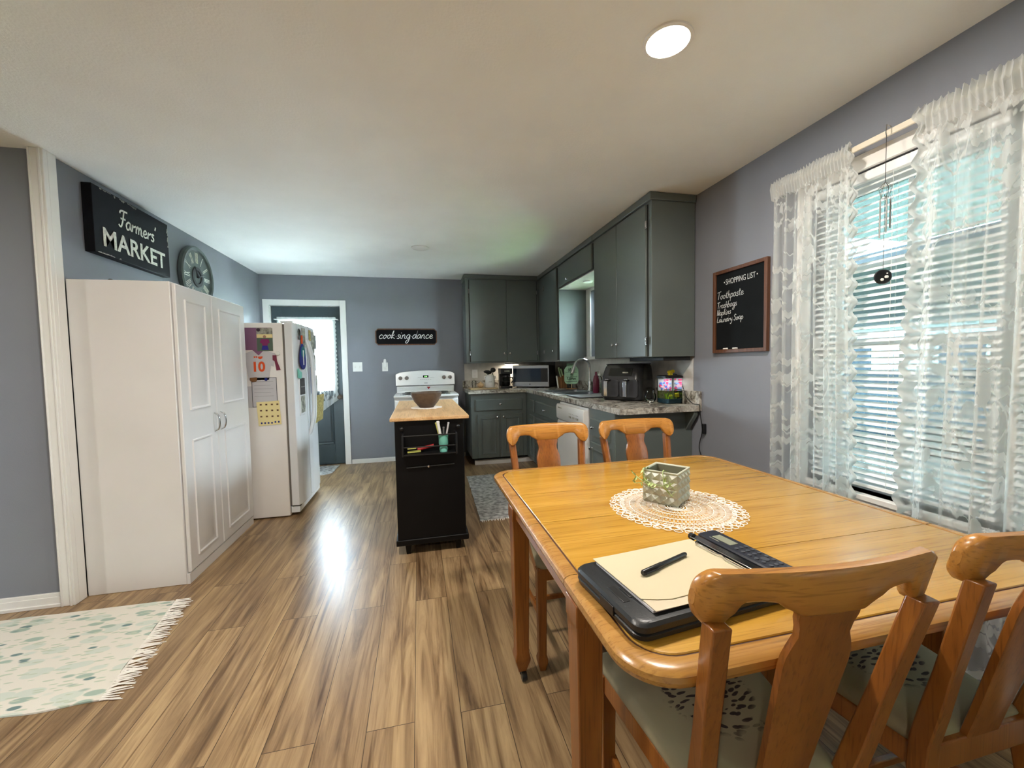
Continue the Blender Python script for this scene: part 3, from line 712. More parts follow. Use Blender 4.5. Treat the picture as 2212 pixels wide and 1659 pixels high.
# ================================================================== PANTRY
YP, XP = 2.735, -1.36
t = thing('pantry_cabinet', 'tall white pantry cabinet with paired raised panel doors', 'cabinet', (-1.61, 3.2, 0))
YP2 = 3.70
b = MB().box(-1.868, XP-.02, YP, YP2, 0, 1.787)
b.build('body', M_pantry, t, bev=.003)
MB().box(XP-.02, XP-.004, YP+.004, YP2-.004, 0, .06).build('kick_board', M_pantry, t)
def raised_door(parent, name, M, plane, c, a0, a1, z0, z1, panels, thick=.018, sgn=1):
    """door slab whose face looks along sgn*plane axis at coordinate c; panels = list of (a0,a1,z0,z1)"""
    b = MB()
    def P(a, z, h): return (c+sgn*h, a, z) if plane == 'X' else (a, c+sgn*h, z)
    def rect(b, a0, a1, z0, z1, h): return [P(a0, z0, h), P(a1, z0, h), P(a1, z1, h), P(a0, z1, h)]
    b.loft([rect(b, a0, a1, z0, z1, -thick), rect(b, a0, a1, z0, z1, -.004), rect(b, a0+.004, a1-.004, z0+.004, z1-.004, 0)])
    for p0, p1, q0, q1 in panels:
        rings = [rect(b, p0+i, p1-i, q0+i, q1-i, h) for i, h in ((0, -.001), (.003, .007), (.010, .007), (.017, .0005), (.036, .0005), (.056, .008))]
        if p1-p0 < .13: rings = [rect(b, p0+i, p1-i, q0+i, q1-i, h) for i, h in ((0, -.001), (.003, .006), (.008, .006), (.014, .0005), (.024, .0005), (.038, .007))]
        b.loft(rings)
    return b.build(name, M, parent, smooth=25)
def arc_handle(parent, p, along, out, ln, r=.0055, proj_=.032, M=None):
    p = Vector(p); al = Vector(along); ou = Vector(out); pts = []
    for k in range(11):
        s = -1+k/5; pts.append(p+al*(ln/2*s)+ou*(proj_*math.sqrt(max(0, 1-s*s))**.8))
    return MB().tube(pts, [r*(.7 if k in (0, 10) else 1) for k in range(11)], 8).build('handle', M or M_chrome, parent, smooth=60)
ymid = 3.165
for a0, a1, pn0, pn1, hy in ((YP+.012, ymid-.004, 2.825, 3.075, ymid-.045), (ymid+.004, YP2-.006, 3.205, 3.60, ymid+.045)):
    d = raised_door(t, 'door', M_pantry, 'X', XP+.002, a0, a1, .068, 1.777, [(a0+.085, a1-.085, 1.03, 1.70), (a0+.085, a1-.085, .135, .85)])
    arc_handle(d, (XP+.002, hy, .92), (0, 0, 1), (1, 0, 0), .125)
b = MB().ball((-1.70, 2.80, 1.797), .012, 10, (1, 1, .7)).ball((-1.665, 2.80, 1.793), .007, 8).tube([(-1.70, 2.80, 1.795), (-1.63, 2.81, 1.790)], .003, 6)
tag(b.build('small_trinket', M_dark, smooth=60), 'small dark trinket lying on top of the white pantry', 'trinket')

# ================================================================== FRIDGE
FY0, FY1, FX = 3.765, 4.50, -1.0
t = thing('refrigerator', 'white side by side refrigerator beside the pantry', 'refrigerator', (-1.45, 4.13, 0))
MB().box(XL+.03, -1.105, FY0, FY1, .01, 1.655).build('body', M_fridge, t, bev=.006)
MB().box(-1.105, -1.092, FY0+.006, FY1-.006, .10, 1.645).build('door_gasket', M_rubber, t)
def fdoor(y0, y1, name):
    rings = []
    n = 8
    prof = []
    for k in range(n+1):
        u = k/n; yy = y0+(y1-y0)*u; c = (yy-(FY0+FY1)/2)/((FY1-FY0)/2)
        e = .010 if k in (0, n) else 0
        prof.append((FX-.020*c*c-e, yy))
    prof = [(-1.09, y0)]+prof+[(-1.09, y1)]
    b = MB(); b.prism(prof, .095, 1.66, 'XY'); return b.build(name, M_fdoor, t, bev=.004, smooth=35)
f1 = fdoor(FY0, 4.085, 'freezer_door'); f2 = fdoor(4.093, FY1, 'fridge_door')
def fhandle(y, par):
    pts = []
    for k in range(15):
        s = -1+k/7; pts.append((FX-.005+.062*(1-s**4)*.85, y, 1.10+.44*s))
    b = MB().tube(pts, [.013]*15, 8); return b.build('handle', M_fdoor, par, smooth=60)
fhandle(4.055, f1); fhandle(4.125, f2)
d = MB().box(FX-.02, FX-.004, 3.83, 3.99, .86, 1.19).build('dispenser', M_fdoor, f1, bev=.004)
MB().box(FX-.010, FX-.001, 3.835, 3.985, 1.04, 1.185).build('dispenser_control_panel', M_dark, t, bev=.003)
MB().box(FX-.012, FX-.002, 3.845, 3.975, .88, 1.03).build('dispenser_recess', M_clutter, t, bev=.003)
for k in range(3): MB().box(FX-.001, FX+.0005, 3.87+k*.04, 3.878+k*.04, 1.105, 1.113).build('indicator_light', M_white, t)
MB().box(-1.10, FX-.03, FY0+.01, FY1-.01, .03, .088).build('base_grille', M_fdoor, t, bev=.005)
MB().box(-1.09, FX-.02, FY0+.004, FY0+.03, .088, .096).build('hinge', M_dark, t)
MB().box(-1.12, FX-.03, FY0+.01, FY0+.05, 1.656, 1.672).build('hinge_cap', M_fdoor, t, bev=.004)
# things on the fridge side (plane y = FY0, faces the camera)
ys = FY0-.001
def sidecard(name, M, x0, x1, z0, z1, label, cat, lay=0, poly=None, rot=0):
    b = MB(); y = ys-.0015*lay
    cxx, czz = (x0+x1)/2, (z0+z1)/2
    P = poly or [(x0, z0), (x1, z0), (x1, z1), (x0, z1)]
    c, s = math.cos(rot), math.sin(rot); P = [(cxx+(a-cxx)*c-(e-czz)*s, czz+(a-cxx)*s+(e-czz)*c) for a, e in P]
    b.prism(P, y-.001, y, 'XZ'); return tag(b.build(name, M), label, cat)
sidecard('purple_card', M_purple, -1.40, -1.185, 1.43, 1.615, 'purple card on the side of the fridge, top left', 'paper', poly=[(-1.40, 1.43), (-1.335, 1.43), (-1.29, 1.385), (-1.245, 1.43), (-1.185, 1.43), (-1.185, 1.615), (-1.40, 1.615)])
ph = sidecard('photograph', M_clutter, -1.298, -1.178, 1.42, 1.612, 'photograph of a child in a purple sports shirt on the fridge side', 'photo', 1)
b = MB().box(-1.297, -1.179, ys-.0032, ys-.0026, 1.421, 1.53); b.build('grass_field', mat('field_green', srgb(86, 104, 90), .8), ph)
b = MB().box(-1.297, -1.179, ys-.0032, ys-.0026, 1.53, 1.56); b.build('pale_band', M_cardyel, ph)
b = MB().prism([(-1.265, 1.52), (-1.21, 1.52), (-1.20, 1.49), (-1.212, 1.485), (-1.22, 1.465), (-1.255, 1.465), (-1.262, 1.485), (-1.275, 1.49)], ys-.004, ys-.0033, 'XZ'); b.build('shirt', mat('shirt_purple', srgb(128, 36, 92), .8), ph)
b = MB().prism([(-1.257, 1.465), (-1.218, 1.465), (-1.21, 1.43), (-1.265, 1.43)], ys-.004, ys-.0033, 'XZ'); b.build('shorts', mat('shorts_blue', srgb(44, 40, 140), .8), ph)
b = MB().lathe([(.001, -.0045), (.012, -.0045), (.012, -.0033), (.001, -.0033)], (-1.238, ys, 1.54), 14, 'Y'); b.build('face', mat('photo_skin', srgb(170, 130, 110), .8), ph)
b = MB().lathe([(.001, 0), (.014, 0), (.012, -.008), (.001, -.010)], (-1.282, ys-.004, 1.596), 16, 'Y')
tag(b.build('round_magnet', mat('magnet_plum', srgb(44, 10, 40), .4), smooth=50), 'round dark plum magnet holding the sports photograph', 'magnet')
jer = sidecard('paper_jersey', M_paperw, -1.40, -1.15, 1.17, 1.43, 'white paper jersey with orange number 10 on the fridge side', 'paper', 1, poly=[(-1.37, 1.18), (-1.22, 1.18), (-1.20, 1.30), (-1.18, 1.29), (-1.16, 1.40), (-1.245, 1.425), (-1.29, 1.385), (-1.335, 1.425), (-1.395, 1.40), (-1.385, 1.30)])
block('number', '10', M_orange, jer, (-1.287, ys-.0028, 1.292), (1, 0, 0), (0, 0, 1), .085, .085, bold=.035)
b = MB().prism([(-1.325, 1.382), (-1.325, 1.362), (-1.312, 1.370), (-1.300, 1.362), (-1.300, 1.382), (-1.312, 1.374)], ys-.0034, ys-.0028, 'XZ').prism([(-1.295, 1.375), (-1.26, 1.378), (-1.262, 1.362), (-1.278, 1.352), (-1.292, 1.36)], ys-.0034, ys-.0028, 'XZ'); b.build('bow', M_orange, jer)
sidecard('paper_sleeve', M_maroon, -1.19, -1.135, 1.255, 1.385, 'maroon paper sleeve strip beside the paper jersey', 'paper', 2, poly=[(-1.185, 1.385), (-1.155, 1.385), (-1.153, 1.34), (-1.128, 1.262), (-1.160, 1.257), (-1.170, 1.335), (-1.185, 1.345)])
b = MB().lathe([(.001, 0), (.018, 0), (.016, -.010), (.001, -.012)], (-1.145, ys-.003, 1.40), 16, 'Y')
tag(b.build('baseball_magnet', M_white, smooth=50), 'white ball magnet at the top right of the paper jersey', 'magnet')
lst = sidecard('printed_list', M_paperw, -1.352, -1.163, .955, 1.20, 'white printed list in a dark border on the fridge side', 'paper', 1)
b = MB()
for x0, x1, z0, z1 in ((-1.352, -1.348, .955, 1.20), (-1.167, -1.163, .955, 1.20), (-1.352, -1.163, 1.196, 1.20), (-1.352, -1.163, .955, .959)): b.box(x0, x1, ys-.0032, ys-.0026, z0, z1)
for k in range(5): b.box(-1.335, -1.19-.02*(k % 2), ys-.0031, ys-.0026, 1.165-k*.03, 1.1665-k*.03)
b.build('border', M_keys, lst)
sidecard('folded_note', M_paperw, -1.395, -1.355, .95, 1.13, 'narrow white note half hidden left of the printed list', 'paper', 0)
b = MB().lathe([(.001, 0), (.013, 0), (.011, -.006), (.001, -.008)], (-1.242, ys-.004, 1.185), 14, 'Y')
tag(b.build('round_magnet', M_navy, smooth=50), 'round navy magnet at the top of the printed list', 'magnet')
b = MB().prism([(-1.36, 1.20), (-1.31, 1.205), (-1.308, 1.19), (-1.315, 1.168), (-1.345, 1.165), (-1.36, 1.18)], ys-.012, ys-.003, 'XZ')
tag(b.build('brown_magnet', mat('magnet_brown', srgb(124, 84, 44), .5), bev=.002), 'brown glove shaped magnet on the left of the printed list', 'magnet')
yc = sidecard('icon_card', M_cardyel, -1.318, -1.145, .80, 1.0, 'pale yellow card printed with small icons, lowest on the fridge side', 'paper', 3, rot=.05)
for k, (ix, iz, Mc) in enumerate([(-1.30+.042*(i % 4), .975-.045*(i//4), [M_kraft, M_orange, M_keys][i % 3]) for i in range(12)]):
    pass
for i in range(12): ix, iz = -1.298+.042*(i % 4), .968-.05*(i//4); MB().box(ix, ix+.015, ys-.0062, ys-.0056, iz, iz+.012).build('icon', M_frame, yc)
for i in range(6): ix = -1.296+.026*i; MB().box(ix, ix+.012, ys-.0062, ys-.0056, .812+.006*(i > 3), .826+.006*(i > 3)).build('icon', M_navy, yc)
# things on the fridge doors (plane x ~ FX)
def fdx(y): c = (y-(FY0+FY1)/2)/((FY1-FY0)/2); return FX-.020*c*c
def doorcard(name, M, poly, label, cat, lay=1, thick=.002, off=.002):
    b = MB(); ym = sum(p[0] for p in poly)/len(poly); x = fdx(ym)+off+.0025*lay
    b.prism(poly, x, x+thick, 'YZ'); return tag(b.build(name, M), label, cat)
b = MB(); pts = [(3.92+.085*math.sin(a)*(1-.35*math.cos(a)), 1.375+.115*math.cos(a)) for a in [k*2*math.pi/24 for k in range(24)]]
b.prism(pts, FX+.001, FX+.011, 'YZ')
pot = tag(b.build('pot_holder', M_navy, bev=.004), 'royal blue leaf shaped pot holder hanging on the freezer door', 'pot holder')
b = MB(); pts2 = [(3.92+.06*math.sin(a), 1.415+.05*math.cos(a)) for a in [k*2*math.pi/18 for k in range(18)]]; b.prism(pts2, FX+.011, FX+.0125, 'YZ'); b.build('teal_patch', M_tealdk, pot)
b = MB().box(FX+.0125, FX+.014, 3.905, 3.93, 1.30, 1.43); b.build('white_stripe', M_white, pot)
b = MB().box(FX+.002, FX+.010, 3.90, 3.93, 1.485, 1.56); b.build('orange_loop', M_orange, pot)
doorcard('teal_magnet', M_teal, [(3.80, 1.19), (3.86, 1.18), (3.90, 1.20), (3.90, 1.235), (3.84, 1.25), (3.80, 1.27)], 'teal magnet above the fridge ice dispenser panel', 'magnet', 1, .01, 0)
b = MB().lathe([(.025, 0), (.035, .004), (.035, .010), (.025, .012)], (FX-.002, 3.845, 1.58), 18, 'X', cap=False).ball((FX, 3.86, 1.535), .02, 10, (.4, 1, 1))
tag(b.build('grey_wreath_magnet', M_clockface, smooth=60), 'grey wreath magnet at the top corner of the freezer door', 'magnet')
doorcard('snapshot', M_clutter, [(3.95, 1.46), (4.04, 1.46), (4.04, 1.63), (3.95, 1.63)], 'small snapshot near the top of the freezer door', 'photo', 1)
doorcard('snapshot', M_kraft, [(4.16, 1.53), (4.23, 1.53), (4.23, 1.63), (4.16, 1.63)], 'small tan snapshot at the top of the fridge door beside the handles', 'photo', 1)
doorcard('snapshot', M_clutter, [(4.27, 1.42), (4.38, 1.42), (4.38, 1.62), (4.27, 1.62)], 'grey snapshot at the top middle of the fridge door', 'photo', 1)
doorcard('snapshot', M_cab, [(4.40, 1.46), (4.48, 1.46), (4.48, 1.60), (4.40, 1.60)], 'dark snapshot at the far top corner of the fridge door', 'photo', 1)
doorcard('loose_paper', M_paperw, [(4.16, 1.50), (4.27, 1.38), (4.25, 1.22), (4.16, 1.30)], 'curled white paper next to the fridge handles', 'paper', 2)
doorcard('snapshot', M_clutter, [(4.28, 1.24), (4.40, 1.24), (4.40, 1.40), (4.28, 1.40)], 'grey snapshot in the middle of the fridge door', 'photo', 1)
doorcard('snapshot', M_clutter, [(4.30, 1.03), (4.44, 1.03), (4.44, 1.20), (4.30, 1.20)], 'mottled snapshot above the kraft card on the fridge door', 'photo', 1)
doorcard('blue_strip', M_navy, [(4.145, 1.03), (4.165, 1.03), (4.165, 1.28), (4.145, 1.28)], 'narrow blue strip beside the fridge door handle', 'strip', 3)
b = MB(); b.add([(FX+.004, 4.22, 1.0), (FX+.055, 4.44, 1.01), (FX+.045, 4.40, .76), (FX+.006, 4.20, .73), (FX+.006, 4.22, 1.0), (FX+.057, 4.44, 1.01), (FX+.047, 4.40, .76), (FX+.008, 4.20, .73)], [(0, 1, 2, 3), (4, 7, 6, 5), (0, 4, 5, 1), (1, 5, 6, 2), (2, 6, 7, 3), (3, 7, 4, 0)])
tag(b.build('kraft_card', M_kraft), 'olive kraft card curling off the fridge door', 'paper')
# ================================================================== LEFT WALL : sign and clock
t = thing('farmers_market_sign', 'black distressed box sign with script and capital lettering above the pantry', 'sign', (XL, 3.29, 1.985))
sx = XL+.052
MB().box(XL+.001, sx, 2.92, 3.665, 1.985, 2.385).build('panel', M_signblk, t, bev=.003)
b = MB(); rnd = random.Random(4)
def chips(b, fixed, a0, a1, horiz, side, n):
    for k in range(n):
        a = rnd.uniform(a0, a1); ln = rnd.uniform(.01, .05); wd = rnd.uniform(.004, .016)
        if horiz: P = [(a, fixed), (a+ln, fixed), (a+ln*.8, fixed+side*wd), (a+ln*.2, fixed+side*wd*.7)]
        else: P = [(fixed, a), (fixed+side*wd, a+ln*.2), (fixed+side*wd*.6, a+ln*.8), (fixed, a+ln)]
        b.prism(P, sx, sx+.0007, 'YZ')
chips(b, 2.381, 2.925, 3.30, True, -1, 16); chips(b, 1.989, 2.93, 3.12, True, 1, 6); chips(b, 3.661, 2.20, 2.36, False, -1, 6)
b.build('worn_edges', M_distress, t)
b = MB(); strokes(b, "Farmers'", (sx+.001, 3.135, 2.205), (0, 1, 0), (0, 0, 1), .050, .0115, slant=.12, track=.98); b.build('script_lettering', M_signletter, t)
block('capital_lettering', 'MARKET', M_signletter, t, (sx+.001, 3.30, 2.095), (0, 1, 0), (0, 0, 1), .62, .115, bold=.018)
# clock
yc_, zc_, rc_ = 4.12, 2.085, .262
t = thing('wall_clock', 'large round pewter wall clock with roman numerals', 'clock', (XL, yc_, zc_))
MB().lathe([(.001, 0.001), (rc_-.01, .001), (rc_, .012), (rc_, .036), (rc_-.012, .045), (rc_-.03, .040), (rc_-.034, .026), (.001, .026)], (XL, yc_, zc_), 56, 'X').build('dial', M_clockface, t, smooth=30)
MB().lathe([(.055, .026), (.058, .034), (.085, .034), (.088, .026)], (XL, yc_, zc_), 40, 'X', cap=False).build('inner_ring', M_clockdk, t, smooth=30)
b = MB()
roman = ['XII', 'I', 'II', 'III', 'IIII', 'V', 'VI', 'VII', 'VIII', 'IX', 'X', 'XI']
for k, rm in enumerate(roman):
    a = math.pi/2-k*math.pi/6
    rr_, hh = .165, .045
    er = Vector((0, math.cos(a), math.sin(a))); et = Vector((0, -math.sin(a), math.cos(a)))*-1
    wd = {'I': .012, 'V': .028, 'X': .028}; tot = sum(wd[c] for c in rm); x = -tot/2
    O = Vector((XL+.0265, yc_, zc_))
    def bar(p, q, w_):
        p0 = O+er*(rr_+p[1])+et*p[0]; p1 = O+er*(rr_+q[1])+et*q[0]; b.tube([p0, p1], w_, 4)
    for c in rm:
        c0 = x+wd[c]/2
        if c == 'I': bar((c0, -hh), (c0, hh), .003)
        if c == 'V': bar((c0-.01, hh), (c0, -hh), .003); bar((c0+.01, hh), (c0, -hh), .0022)
        if c == 'X': bar((c0-.01, hh), (c0+.01, -hh), .003); bar((c0+.01, hh), (c0-.01, -hh), .0022)
        x += wd[c]
b.build('numerals', M_signletter, t)
b = MB()
for a, ln, wd in ((R(120), .10, .007), (R(20), .15, .005)):
    b.tube([(XL+.036, yc_, zc_), (XL+.036, yc_+ln*math.cos(a), zc_+ln*math.sin(a))], [wd, .002], 5)
b.ball((XL+.036, yc_, zc_), .012, 10); b.build('hands', M_clockdk, t)

# ================================================================== BACK WALL bits
t = thing('cook_sing_dance_sign', 'small black plaque with white script on the back wall above the range', 'sign', (-.143, YB, 1.55))
x0, x1, z0, z1, c = -.54, .258, 1.553, 1.772, .035
oct_ = lambda i: [(x0+c, z0+i), (x1-c, z0+i), (x1-i, z0+c), (x1-i, z1-c), (x1-c, z1-i), (x0+c, z1-i), (x0+i, z1-c), (x0+i, z0+c)]
b = MB().loft([[(a, YB-.001, z) for a, z in oct_(0)], [(a, YB-.016, z) for a, z in oct_(0)], [(a, YB-.016, z) for a, z in oct_(.014)], [(a, YB-.010, z) for a, z in oct_(.014)]], cap=False); b.build('border', M_frame, t)
b = MB().prism(oct_(.012), YB-.011, YB-.001, 'XZ'); b.build('board', M_signblk, t)
tw = textwidth('cook.sing.dance', .98); hgt = .70/tw
b = MB(); strokes(b, 'cook.sing.dance', (-.50, YB-.0118, 1.640), (1, 0, 0), (0, 0, 1), hgt, .0075, slant=.25, track=.98, nrm=(0, -1, 0)); b.build('script_lettering', M_white, t)
t = thing('light_switch', 'white double light switch plate on the back wall', 'light switch', (-.774, YB, 1.21))
MB().box(-.833, -.715, YB-.006, YB, 1.213, 1.335).build('plate', M_white, t, bev=.002)
for xx in (-.803, -.745): MB().box(xx-.008, xx+.008, YB-.012, YB-.005, 1.262, 1.288).build('toggle', M_trim, t, bev=.002)
t = thing('wall_outlet', 'white wall outlet left of the range', 'outlet', (-.43, YB, 1.21))
MB().box(-.467, -.393, YB-.006, YB, 1.210, 1.325).build('plate', M_white, t, bev=.002)
b = MB()
for zz in (1.245,): b.box(-.446, -.414, YB-.0075, YB-.005, zz-.014, zz+.014)
b.build('socket', M_trim, t)
b = MB().box(-.448, -.408, YB-.05, YB-.007, 1.27, 1.32).lathe([(.018, 1.31), (.020, 1.32), (.017, 1.36), (.010, 1.372)], (-.428, YB-.03, 0), 16)
tag(b.build('plug_in_freshener', M_white, bev=.003), 'small white plug-in air freshener in the wall outlet', 'air freshener')

# ================================================================== RANGE
RX0, RX1 = -.292, .468; ZC = .925
t = thing('kitchen_range', 'white electric range with a raised back control panel', 'stove', (.09, 5.25, 0))
MB().box(RX0+.004, RX1-.004, 4.99, 5.60, .03, ZC-.02).build('body', M_appl, t, bev=.004)
b = MB(); b.prism([(4.935, ZC-.028), (4.925, ZC-.015), (4.93, ZC-.004), (4.945, ZC), (5.46, ZC), (5.46, ZC-.03)], RX0, RX1, 'YZ')
b.v = [Vector((v.x, v.y, v.z)) for v in b.v]; b.build('cooktop', M_appl, t, bev=.004)
for bx, by, br_ in ((RX0+.18, 5.08, .10), (RX1-.18, 5.08, .075), (RX0+.18, 5.33, .075), (RX1-.18, 5.33, .10)):
    MB().lathe([(.001, ZC+.001), (br_, ZC+.001), (br_+.012, ZC+.004), (br_+.014, ZC+.0005)], (bx, by, 0), 30).build('drip_pan', M_chrome, t, smooth=40)
    b = MB(); pts = []
    for k in range(80):
        a = k*.39; r_ = .015+(br_-.02)*k/80; pts.append((bx+r_*math.cos(a), by+r_*math.sin(a), ZC+.011))
    b.tube(pts, .004, 6); b.build('coil_burner', M_dark, t, smooth=60)
b = MB(); b.prism([(5.46, ZC), (5.50, ZC+.02), (5.475, ZC+.065), (5.48, ZC+.085), (5.60, ZC+.085), (5.60, ZC)], RX0+.01, RX1-.01, 'YZ'); b.build('back_guard', M_appl, t, bev=.004)
MB().box(RX0+.012, RX1-.012, 5.475, 5.59, ZC+.085, ZC+.092).build('shadow_gap', M_dark, t)
# control panel, gently arched top
n = 16; prof = [(RX0+.0, ZC+.092), (RX1, ZC+.092)]
for k in range(n+1):
    u = k/n; xx = RX1-(RX1-RX0)*u; prof.append((xx, ZC+.258+.028*(1-(2*u-1)**2)-(.018 if k in (0, n) else 0)))
b = MB(); b.loft([[(a, 5.445+(z-ZC-.09)*.16, z) for a, z in prof], [(a, 5.60, z) for a, z in prof]]); cp = b.build('control_panel', M_appl, t, bev=.006)
def py(z): return 5.445+(z-ZC-.09)*.16
zd = ZC+.205
MB().box(.055, .125, py(zd)-.003, py(zd)+.01, zd-.015, zd+.017).build('clock_display', M_lcdg, t, bev=.002)
block('clock_digits', '3:08', M_lcdlit, t, (.09, py(zd)-.0035, zd+.001), (1, 0, 0), (0, 0, 1), .034, .012)
b = MB()
for k in range(5): b.box(-.01+k*.012, -.004+k*.012, py(zd)-.0025, py(zd)+.003, zd-.012, zd-.008)
for k in range(5): b.box(.145+k*.012, .151+k*.012, py(zd)-.0025, py(zd)+.003, zd-.012, zd-.008)
for k in range(6): b.box(.02+k*.025, .035+k*.025, py(zd-.05)-.0025, py(zd-.05)+.003, zd-.040, zd-.037)
b.box(.068, .112, py(zd-.09)-.0025, py(zd-.09)+.003, zd-.088, zd-.081); b.build('printed_markings', M_keys, t)
for kx in (RX0+.06, RX0+.14, RX1-.14, RX1-.06):
    zk = ZC+.19
    kn = MB().lathe([(.001, .002), (.024, .002), (.026, -.004), (.020, -.010), (.018, -.026), (.001, -.027)], (kx, py(zk), zk), 24, 'Y').box(kx-.004, kx+.004, py(zk)-.034, py(zk)-.02, zk-.018, zk+.018)
    kn.build('knob', M_nickel, t, smooth=40)
dd = MB().box(RX0+.006, RX1-.006, 4.955, 4.992, .20, ZC-.06).build('oven_door', M_appl, t, bev=.008)
MB().tube([(RX0+.06, 4.93, ZC-.10), (RX1-.06, 4.93, ZC-.10)], .011, 10).box(RX0+.08, RX0+.10, 4.93, 4.96, ZC-.11, ZC-.09).box(RX1-.10, RX1-.08, 4.93, 4.96, ZC-.11, ZC-.09).build('handle', M_appl, dd, smooth=50)
MB().box(RX0+.14, RX1-.14, 4.952, 4.957, .36, .70).build('oven_window', M_dark, dd)
MB().box(RX0+.006, RX1-.006, 4.96, 4.992, .05, .19).build('storage_drawer', M_appl, t, bev=.008)
b = MB().lathe([(.001, 0), (.020, 0), (.028, .006), (.024, .012), (.010, .014), (.001, .015)], (.13, 5.44, ZC+.012), 16)
b.v = [Vector((v.x, v.y, v.z)) for v in b.v]
b = MB().prism([(.10, ZC+.07), (.148, ZC+.07), (.124, ZC+.035)], 5.452, 5.462, 'XZ')
tag(b.build('red_spoon_rest', M_red, bev=.004), 'small red ornament on the range back guard behind the bowl', 'ornament')

# ================================================================== ISLAND CART
IX0, IX1, IY0, IY1 = -.165, .288, 2.75, 3.98
t = thing('kitchen_island_cart', 'black rolling kitchen island with butcher block top', 'kitchen island', (.06, 3.37, 0))
MB().box(IX0, IX1, IY0, IY1, .10, .914).build('body', M_black, t, bev=.003)
MB().box(IX0-.012, IX1+.018, IY0-.008, IY1+.008, .075, .115).build('base_molding', M_black, t, bev=.006)
b = MB(); n = 11
MB().box(-.192, .322, 2.715, 4.06, .914, .937).build('butcher_block_top', M_butcher, t, bev=.004)
for xx, yy in ((-.10, 2.80), (.235, 2.80), (-.10, 3.93), (.235, 3.93)):
    MB().loft([[(xx+s*(a*.018), yy+q*(a*.018), z) for s, q in ((-1, -1), (1, -1), (1, 1), (-1, 1))] for a, z in ((.75, .0), (.8, .004), (1.25, .08))]).build('foot', M_black, t)
# rack on the end facing the camera
for zz in (.822, .748): MB().tube([(IX0+.055, IY0-.075, zz), (IX1-.06, IY0-.075, zz)], .0045, 8).build('rack_rail', M_dark, t, smooth=60)
MB().box(IX0+.055, IX1-.06, IY0-.085, IY0, .695, .703).build('rack_shelf', M_dark, t)
for xx in (IX0+.052, IX1-.057):
    MB().box(xx-.006, xx+.006, IY0-.085, IY0, .69, .83).build('rack_bracket', M_dark, t, bev=.003)
for xx in (IX0+.045, IX1-.04): MB().lathe([(.001, 0), (.012, 0), (.014, -.014), (.009, -.020), (.001, -.021)], (xx, IY0, .862), 16, 'Y').build('knob', M_dark, t, smooth=50)
MB().tube([(IX0+.07, IY0-.02, .602), (IX1-.07, IY0-.02, .610)], .0035, 8).build('towel_bar', M_dark, t, smooth=60)
b = MB().lathe([(.0001, -.03), (.008, -.028), (.009, -.012), (.004, 0)], (.048, IY0, .607), 12, 'Y'); b.build('silver_knob', M_chrome, t, smooth=60)
# rack contents
cx0, cy0 = .148, IY0-.0375
b = MB().lathe([(.001, .7035), (.026, .7035), (.028, .72), (.024, .738), (.031, .752), (.032, .815), (.029, .815), (.028, .757), (.001, .752)], (cx0, cy0, 0), 24)
tag(b.build('teal_cup', M_teal, smooth=40), 'mint teal cup of pens on the rack of the black island', 'cup')
for k, (dx, dy, ln, Mx, lab) in enumerate(((-.022, 0, .135, M_white, 'broad white marker leaning left in the mint cup'), (.024, .004, .128, M_paperw, 'white pen leaning right in the mint cup'), (.002, -.008, .10, M_steel, 'short grey pen in the middle of the mint cup'), (-.030, .006, .130, M_yel, 'yellow-green pen at the left rim of the mint cup'))):
    b = MB(); x_, y_ = cx0+dx*.5, cy0+dy; w_ = .010 if k == 0 else .006
    b.tube([(x_, y_, .762), (x_+dx, y_, .762+ln)], w_, 8); b.ball((x_+dx, y_, .762+ln), w_*1.3, 8)
    tag(b.build('pen', Mx, smooth=60), lab, 'pen')
b = MB(); b.tube([(-.085, cy0-.01, .712), (.0, cy0-.01, .716)], .008, 8).tube([(-.085, cy0-.01, .735), (-.03, cy0-.01, .737)], .005, 8)
tag(b.build('yellow_marker', M_yel, smooth=50), 'pale yellow-green marker lying at the left of the island rack', 'marker')
b = MB(); b.tube([(-.02, cy0+.012, .722), (.085, cy0+.012, .745)], [.012, .010], 8)
tag(b.build('red_tube', M_red, smooth=50), 'red tube lying in the middle of the island rack', 'tube')
